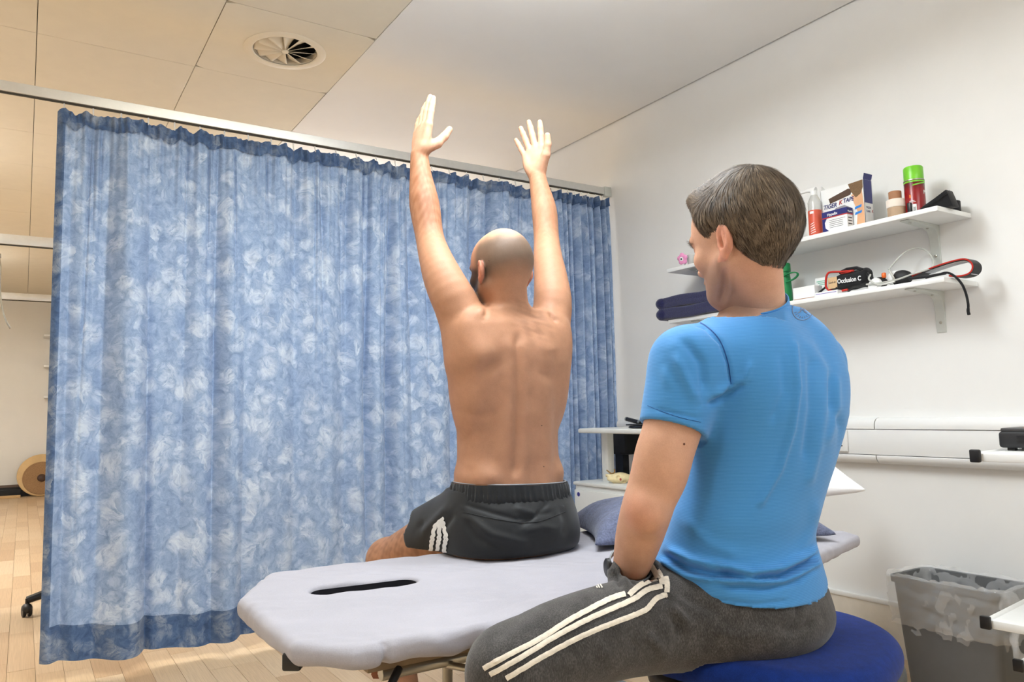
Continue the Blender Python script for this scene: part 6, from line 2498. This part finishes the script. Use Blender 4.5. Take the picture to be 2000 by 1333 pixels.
f.fn(shirt_cut)
Vt, Ft = f.mesh()
Vt = relax(Vt, Ft, 5)
sp_ = lambda L: [(1180+.4955*a, 560+.4955*b) for a, b in L]
st = [(sp_([(790, 200), (865, 330), (865, 480), (840, 640), (800, 800)]), 9, .0035), (sp_([(745, 200), (762, 400), (740, 560), (690, 720), (600, 880)]), 7, .0045), (sp_([(700, 240), (715, 420), (650, 560)]), 10, -.003),
      (sp_([(815, 260), (820, 480), (790, 700)]), 9, -.004), (sp_([(910, 330), (915, 480), (870, 640)]), 9, .004), (sp_([(890, 330), (890, 500)]), 7, -.003), (sp_([(590, 280), (560, 360), (520, 400)]), 8, .003),
      (sp_([(330, 135), (400, 160), (460, 220), (490, 300), (500, 385), (460, 440)]), 4, -.004), (sp_([(420, 440), (480, 400), (520, 380)]), 8, .005), (sp_([(400, 470), (470, 440), (560, 380)]), 6, -.005),
      (sp_([(300, 190), (380, 300), (400, 430)]), 10, -.005), (sp_([(270, 250), (330, 380), (370, 480)]), 11, .005), (sp_([(230, 300), (260, 420)]), 10, .003),
      (sp_([(200, 480), (280, 500), (370, 520)]), 3, -.0018),
      # bunching at the waist
      (sp_([(215, 1050), (320, 1110), (430, 1135), (520, 1120)]), 7, -.007), (sp_([(215, 1075), (330, 1140), (470, 1165), (600, 1150)]), 6, .007), (sp_([(240, 1030), (350, 1080), (450, 1100)]), 8, .007),
      (sp_([(420, 1100), (500, 1110), (580, 1130), (700, 1110), (800, 1060), (845, 1010)]), 8, .008), (sp_([(450, 1130), (560, 1150), (700, 1140), (820, 1080), (855, 1040)]), 7, -.008), (sp_([(560, 1160), (700, 1165), (820, 1110), (860, 1070)]), 7, .006),
      (sp_([(400, 1150), (500, 1185), (640, 1190), (760, 1160), (850, 1100)]), 6, -.005), (sp_([(300, 900), (420, 1020), (560, 1070)]), 12, .003), (sp_([(840, 820), (830, 950), (760, 1060)]), 12, .004),
      (sp_([(230, 1090), (300, 1180), (420, 1235), (600, 1255), (730, 1240)]), 4, -.002), (sp_([(900, 480), (940, 560), (930, 700)]), 9, -.004)]
Vt = sculpt(Vt, Ft, [(p_, w_, a_*1.6) for p_, w_, a_ in st])
tsm = NT('bright_blue_jersey')
co = tsm.coord()
wv_ = tsm.new('ShaderNodeTexWave')
wv_.wave_type = 'BANDS'
wv_.bands_direction = 'Z'
wv_.inputs['Scale'].default_value = 125
wv_.inputs['Distortion'].default_value = .6
wv_.inputs['Detail'].default_value = 1
tsm.link(co, wv_.inputs['Vector'])
n1 = tsm.noise(260, 3, .6, co)
kk = tsm.math('ADD', tsm.math('MULTIPLY', wv_.outputs['Fac'], .7), tsm.math('MULTIPLY', n1, .3))
tsm.col(tsm.ramp(kk, [(.2, C(60, 131, 195)), (.55, C(68, 140, 204)), (.8, C(76, 147, 209))]))
tsm.b.inputs['Roughness'].default_value = .75
tsm.b.inputs['Sheen Weight'].default_value = .2
tsm.b.inputs['Specular IOR Level'].default_value = .25
tsm.bump(wv_.outputs['Fac'], .12, .001)
tee = link('t_shirt', mesh_np('t_shirt', Vt, Ft), tsm.m, man)
bvt = BVHTree.FromPolygons([tuple(p) for p in Vt.astype(float)], [tuple(int(i) for i in q) for q in Ft])
seam_m = plain('navy_seam', C(22, 74, 140), .8)
decal(bvt, sp_([(330, 132), (395, 152), (455, 212), (488, 300), (500, 385)]), 2.2, 'seam', seam_m, tee, 12, .0006)
decal(bvt, sp_([(172, 470), (240, 498), (310, 520), (380, 535)]), 1.0, 'seam', seam_m, tee, 12, .0006)
logo_m = plain('grey_transfer', C(96, 116, 150), .6)
ring = [(1567+20*math.cos(a), 606+20*math.sin(a)) for a in np.linspace(0, 2*math.pi, 25)]
decal(bvt, ring, 1.5, 'emblem_ring', logo_m, tee, 3, .0008)
for sx_s in (-1, 1):
    decal(bvt, [(1567+9*sx_s, 597), (1567+4*sx_s, 601), (1567+3*sx_s, 605), (1567+4*sx_s, 609), (1567+9*sx_s, 612)], 2.6, 'emblem', logo_m, tee, 4, .0008)
decal(bvt, [(1564, 605), (1570, 605)], 3, 'emblem', logo_m, tee, 4, .0008)
for a0 in np.linspace(.35, 2.8, 9):
    decal(bvt, [(1567+13*math.cos(a0), 606+13*math.sin(a0)), (1567+17*math.cos(a0), 606+17*math.sin(a0))], 1.4, 'emblem_letter', logo_m, tee, 2, .0008)
# collar band
axn = (nt2-nb2)/np.linalg.norm(nt2-nb2)
cxv = tr_-axn*(tr_@axn)
cxv /= np.linalg.norm(cxv)
cyv = np.cross(axn, cxv)
vs, fs = [], []
NCB = 72
for (h, r_) in ((-.010, .0665), (.004, .0675), (.016, .0660), (.017, .0640), (.004, .0630)):
    for i in range(NCB):
        a = 2*math.pi*i/NCB
        d_ = cxv*math.cos(a)+cyv*math.sin(a)
        al = max((d_*r_)@tf_, -.02)
        vs.append(nb2+d_*r_+axn*(.038+h-.55*al))
for kx in range(4):
    for i in range(NCB):
        fs.append((kx*NCB+i, kx*NCB+(i+1) % NCB, (kx+1)*NCB+(i+1) % NCB, (kx+1)*NCB+i))
MB().add(vs, fs).build('collar', tsm.m, tee, smooth=True)

# --- track trousers
f = Field((.60, .70, .04), (1.76, 1.66, .68), .005)
f.ell(AT(1452, 1168, 1.50), (.172, .146, .100), tr_, tf_, (0, 0, 1), k=.03)
f.ell(AT(1455, 1205, 1.49), (.178, .155, .070), tr_, tf_, (0, 0, 1), k=.05)
f.loft([(np.array(tors[1][0])+(0, 0, .0), .164, .128), (np.array(tors[2][0])-(0, 0, .02), .146, .108)], tr_, tf_, .04, 2.2)
f.path(TL, TLR, .05)
f.path(SL, [.068, .064, .058], .03)
f.path(TRr, [.094, .082, .07], .05)
f.path(SRr, [.066, .056], .03)
pk_c = AT(1247, 1128, 1.42)


def seatflat(d, x, y, z):
    # sits on the cushion
    on = ((np.abs((x-SX)*sx_[0]+(y-SY)*sx_[1])/.248)**2.6+(np.abs((x-SX)*sy_[0]+(y-SY)*sy_[1])/.225)**2.6) < 1.0
    u = (x-SX)*sx_[0]+(y-SY)*sx_[1]
    v = (x-SX)*sy_[0]+(y-SY)*sy_[1]
    zc = ZS-.018*np.clip((u/.3)**2, 0, 1.2)-.024*np.clip((v/.22)**2, 0, 1.3)-.006
    return np.where(on, np.maximum(d, zc-z), d)


f.fn(seatflat)
# crumpled pocket mouth round the wrist
pax = (LARM[-1]-LARM[-3])/np.linalg.norm(LARM[-1]-LARM[-3])
pu, pv, _w = frame_from(pax)
ring = []
for a in np.linspace(0, 2*math.pi, 15)[:-1]:
    ring.append(pk_c+(pu*math.cos(a)+pv*math.sin(a))*.037*(1+.12*math.sin(3*a))+pax*.006*math.sin(2*a+1))
f.path(ring+[ring[0]], [.013+.003*math.sin(i*2.1) for i in range(len(ring)+1)], .012)
f.cone(pk_c+pax*.018, pk_c+pax*.09, .042, .056, .03)
f.cone(pk_c-pax*.03, pk_c+pax*.03, .036, .034, .008, sub=True)
Vp, Fp_ = f.mesh()
Vp = relax(Vp, Fp_, 2)
zp_ = lambda L: [(920+.43*a, 1020+.43*b) for a, b in L]
st = [(zp_([(640, 210), (660, 260), (690, 300)]), 5, -.006), (zp_([(700, 230), (700, 270), (720, 310)]), 6, .006), (zp_([(740, 215), (735, 260), (750, 290)]), 5, -.006), (zp_([(790, 205), (770, 240), (775, 270)]), 6, .006),
      (zp_([(880, 360), (960, 440), (1010, 480)]), 9, .006), (zp_([(900, 400), (940, 470), (950, 560)]), 9, -.006), (zp_([(780, 500), (850, 560), (880, 600)]), 9, .005), (zp_([(720, 520), (760, 600)]), 8, -.004),
      (zp_([(590, 560), (640, 640)]), 10, .004), (zp_([(1480, 340), (1485, 430), (1450, 500)]), 5, -.004), (zp_([(1380, 480), (1480, 500), (1580, 440)]), 9, -.005), (zp_([(1050, 470), (1200, 520), (1400, 500)]), 14, .004),
      (zp_([(930, 300), (1000, 360), (1150, 420)]), 9, -.003), (zp_([(60, 560), (160, 480), (260, 420)]), 14, -.003), (zp_([(130, 600), (100, 660)]), 8, .004), (zp_([(860, 330), (890, 345), (900, 370)]), 6, -.006)]
Vp = sculpt(Vp, Fp_, [(p_, w_, a_*1.4) for p_, w_, a_ in st])
trm = NT('charcoal_marl')
co = trm.coord()
a_ = trm.noise(520, 3, .7, trm.coord('Object', (1, 1, .35)))
b_ = trm.noise(30, 3, .6, co)
trm.col(trm.ramp(trm.math('ADD', trm.math('MULTIPLY', a_, .7), trm.math('MULTIPLY', b_, .3)), [(.32, C(42, 41, 41)), (.5, C(66, 64, 63)), (.70, C(100, 97, 95))]))
trm.b.inputs['Roughness'].default_value = .92
trm.b.inputs['Sheen Weight'].default_value = .25
trm.b.inputs['Specular IOR Level'].default_value = .15
trm.bump(a_, .25, .002)
tro = link('track_trousers', mesh_np('track_trousers', Vp, Fp_), trm.m, man)
bvp = BVHTree.FromPolygons([tuple(p) for p in Vp.astype(float)], [tuple(int(i) for i in q) for q in Fp_])
stm = plain('worn_white_stripe', C(222, 212, 196), .85, var=.12, vscale=120)
wid = 10.5
for L in ([(60, 668), (160, 612), (300, 540), (440, 452), (560, 387), (640, 348), (700, 330)], [(716, 336), (745, 308), (790, 280), (848, 258)],
          [(88, 694), (200, 632), (400, 512), (540, 440), (640, 396), (740, 352), (800, 312), (868, 294)],
          [(160, 712), (300, 628), (450, 546), (580, 486), (700, 440), (790, 402), (840, 352), (890, 332)],
          [(816, 192), (838, 225), (852, 262)], [(848, 222), (862, 250), (868, 290)], [(884, 252), (890, 285), (888, 322)]):
    decal(bvp, zp_(L), wid, 'stripe', stm, tro, 10, .002, .35)
# small emblem on the thigh
for a, b in (((575, 303), (570, 295)), ((585, 303), (577, 288)), ((597, 302), (585, 280))):
    decal(bvp, zp_([a, b]), 2.6, 'emblem', stm, tro, 3, .0012)
ex, nx_ = ray_on(bvp, *zp_([(556, 290)])[0], .0012)
ex2, _ = ray_on(bvp, *zp_([(580, 312)])[0], .0012)
if ex is not None and ex2 is not None:
    U_ = ex2-ex
    V_ = np.cross(nx_, U_)
    text('emblem_lettering', 'adidas', ex+V_*.02, U_, V_, .0075, stm, tro)
# --- watch on the left wrist
wc = AT(1209, 1117, 1.455)
w_ax = pax
wu, wv2, _w = frame_from(w_ax)
wt = thing  # the watch is worn: part of the person
vs, fs = [], []
for i in range(28):
    a = 2*math.pi*i/28
    p = LARM[-2]+(LARM[-1]-LARM[-2])*.30+(wu*math.cos(a)+wv2*math.sin(a))*.0400
    MB_ = p
    vs += [p-w_ax*.009, p+w_ax*.009, p*1+(wu*math.cos(a)+wv2*math.sin(a))*.003+w_ax*.008, p+(wu*math.cos(a)+wv2*math.sin(a))*.003-w_ax*.008]
for i in range(28):
    j = (i+1) % 28
    for kx in range(4):
        fs.append((4*i+kx, 4*i+(kx+1) % 4, 4*j+(kx+1) % 4, 4*j+kx))
wo = MB().add(vs, fs).build('wristwatch', black_m, man, smooth=True)
ctrw = LARM[-2]+(LARM[-1]-LARM[-2])*.30
side = -_r*.9-_f*.2
side = side-w_ax*(side@w_ax)
side /= np.linalg.norm(side)
for kx in range(5):
    MB().box(ctrw+side*.0435+w_ax*(-.012+.006*kx), (.006, .008, .004), side, np.cross(w_ax, side), w_ax).build('link', steel_m, wo, bevel=.001)
MB().lathe(ctrw+side*.0415, [(.0015, 0), (.018, 0), (.018, .006), (.015, .008), (.0015, .008)], 24, side).build('watch_case', black_m, wo, smooth=True)
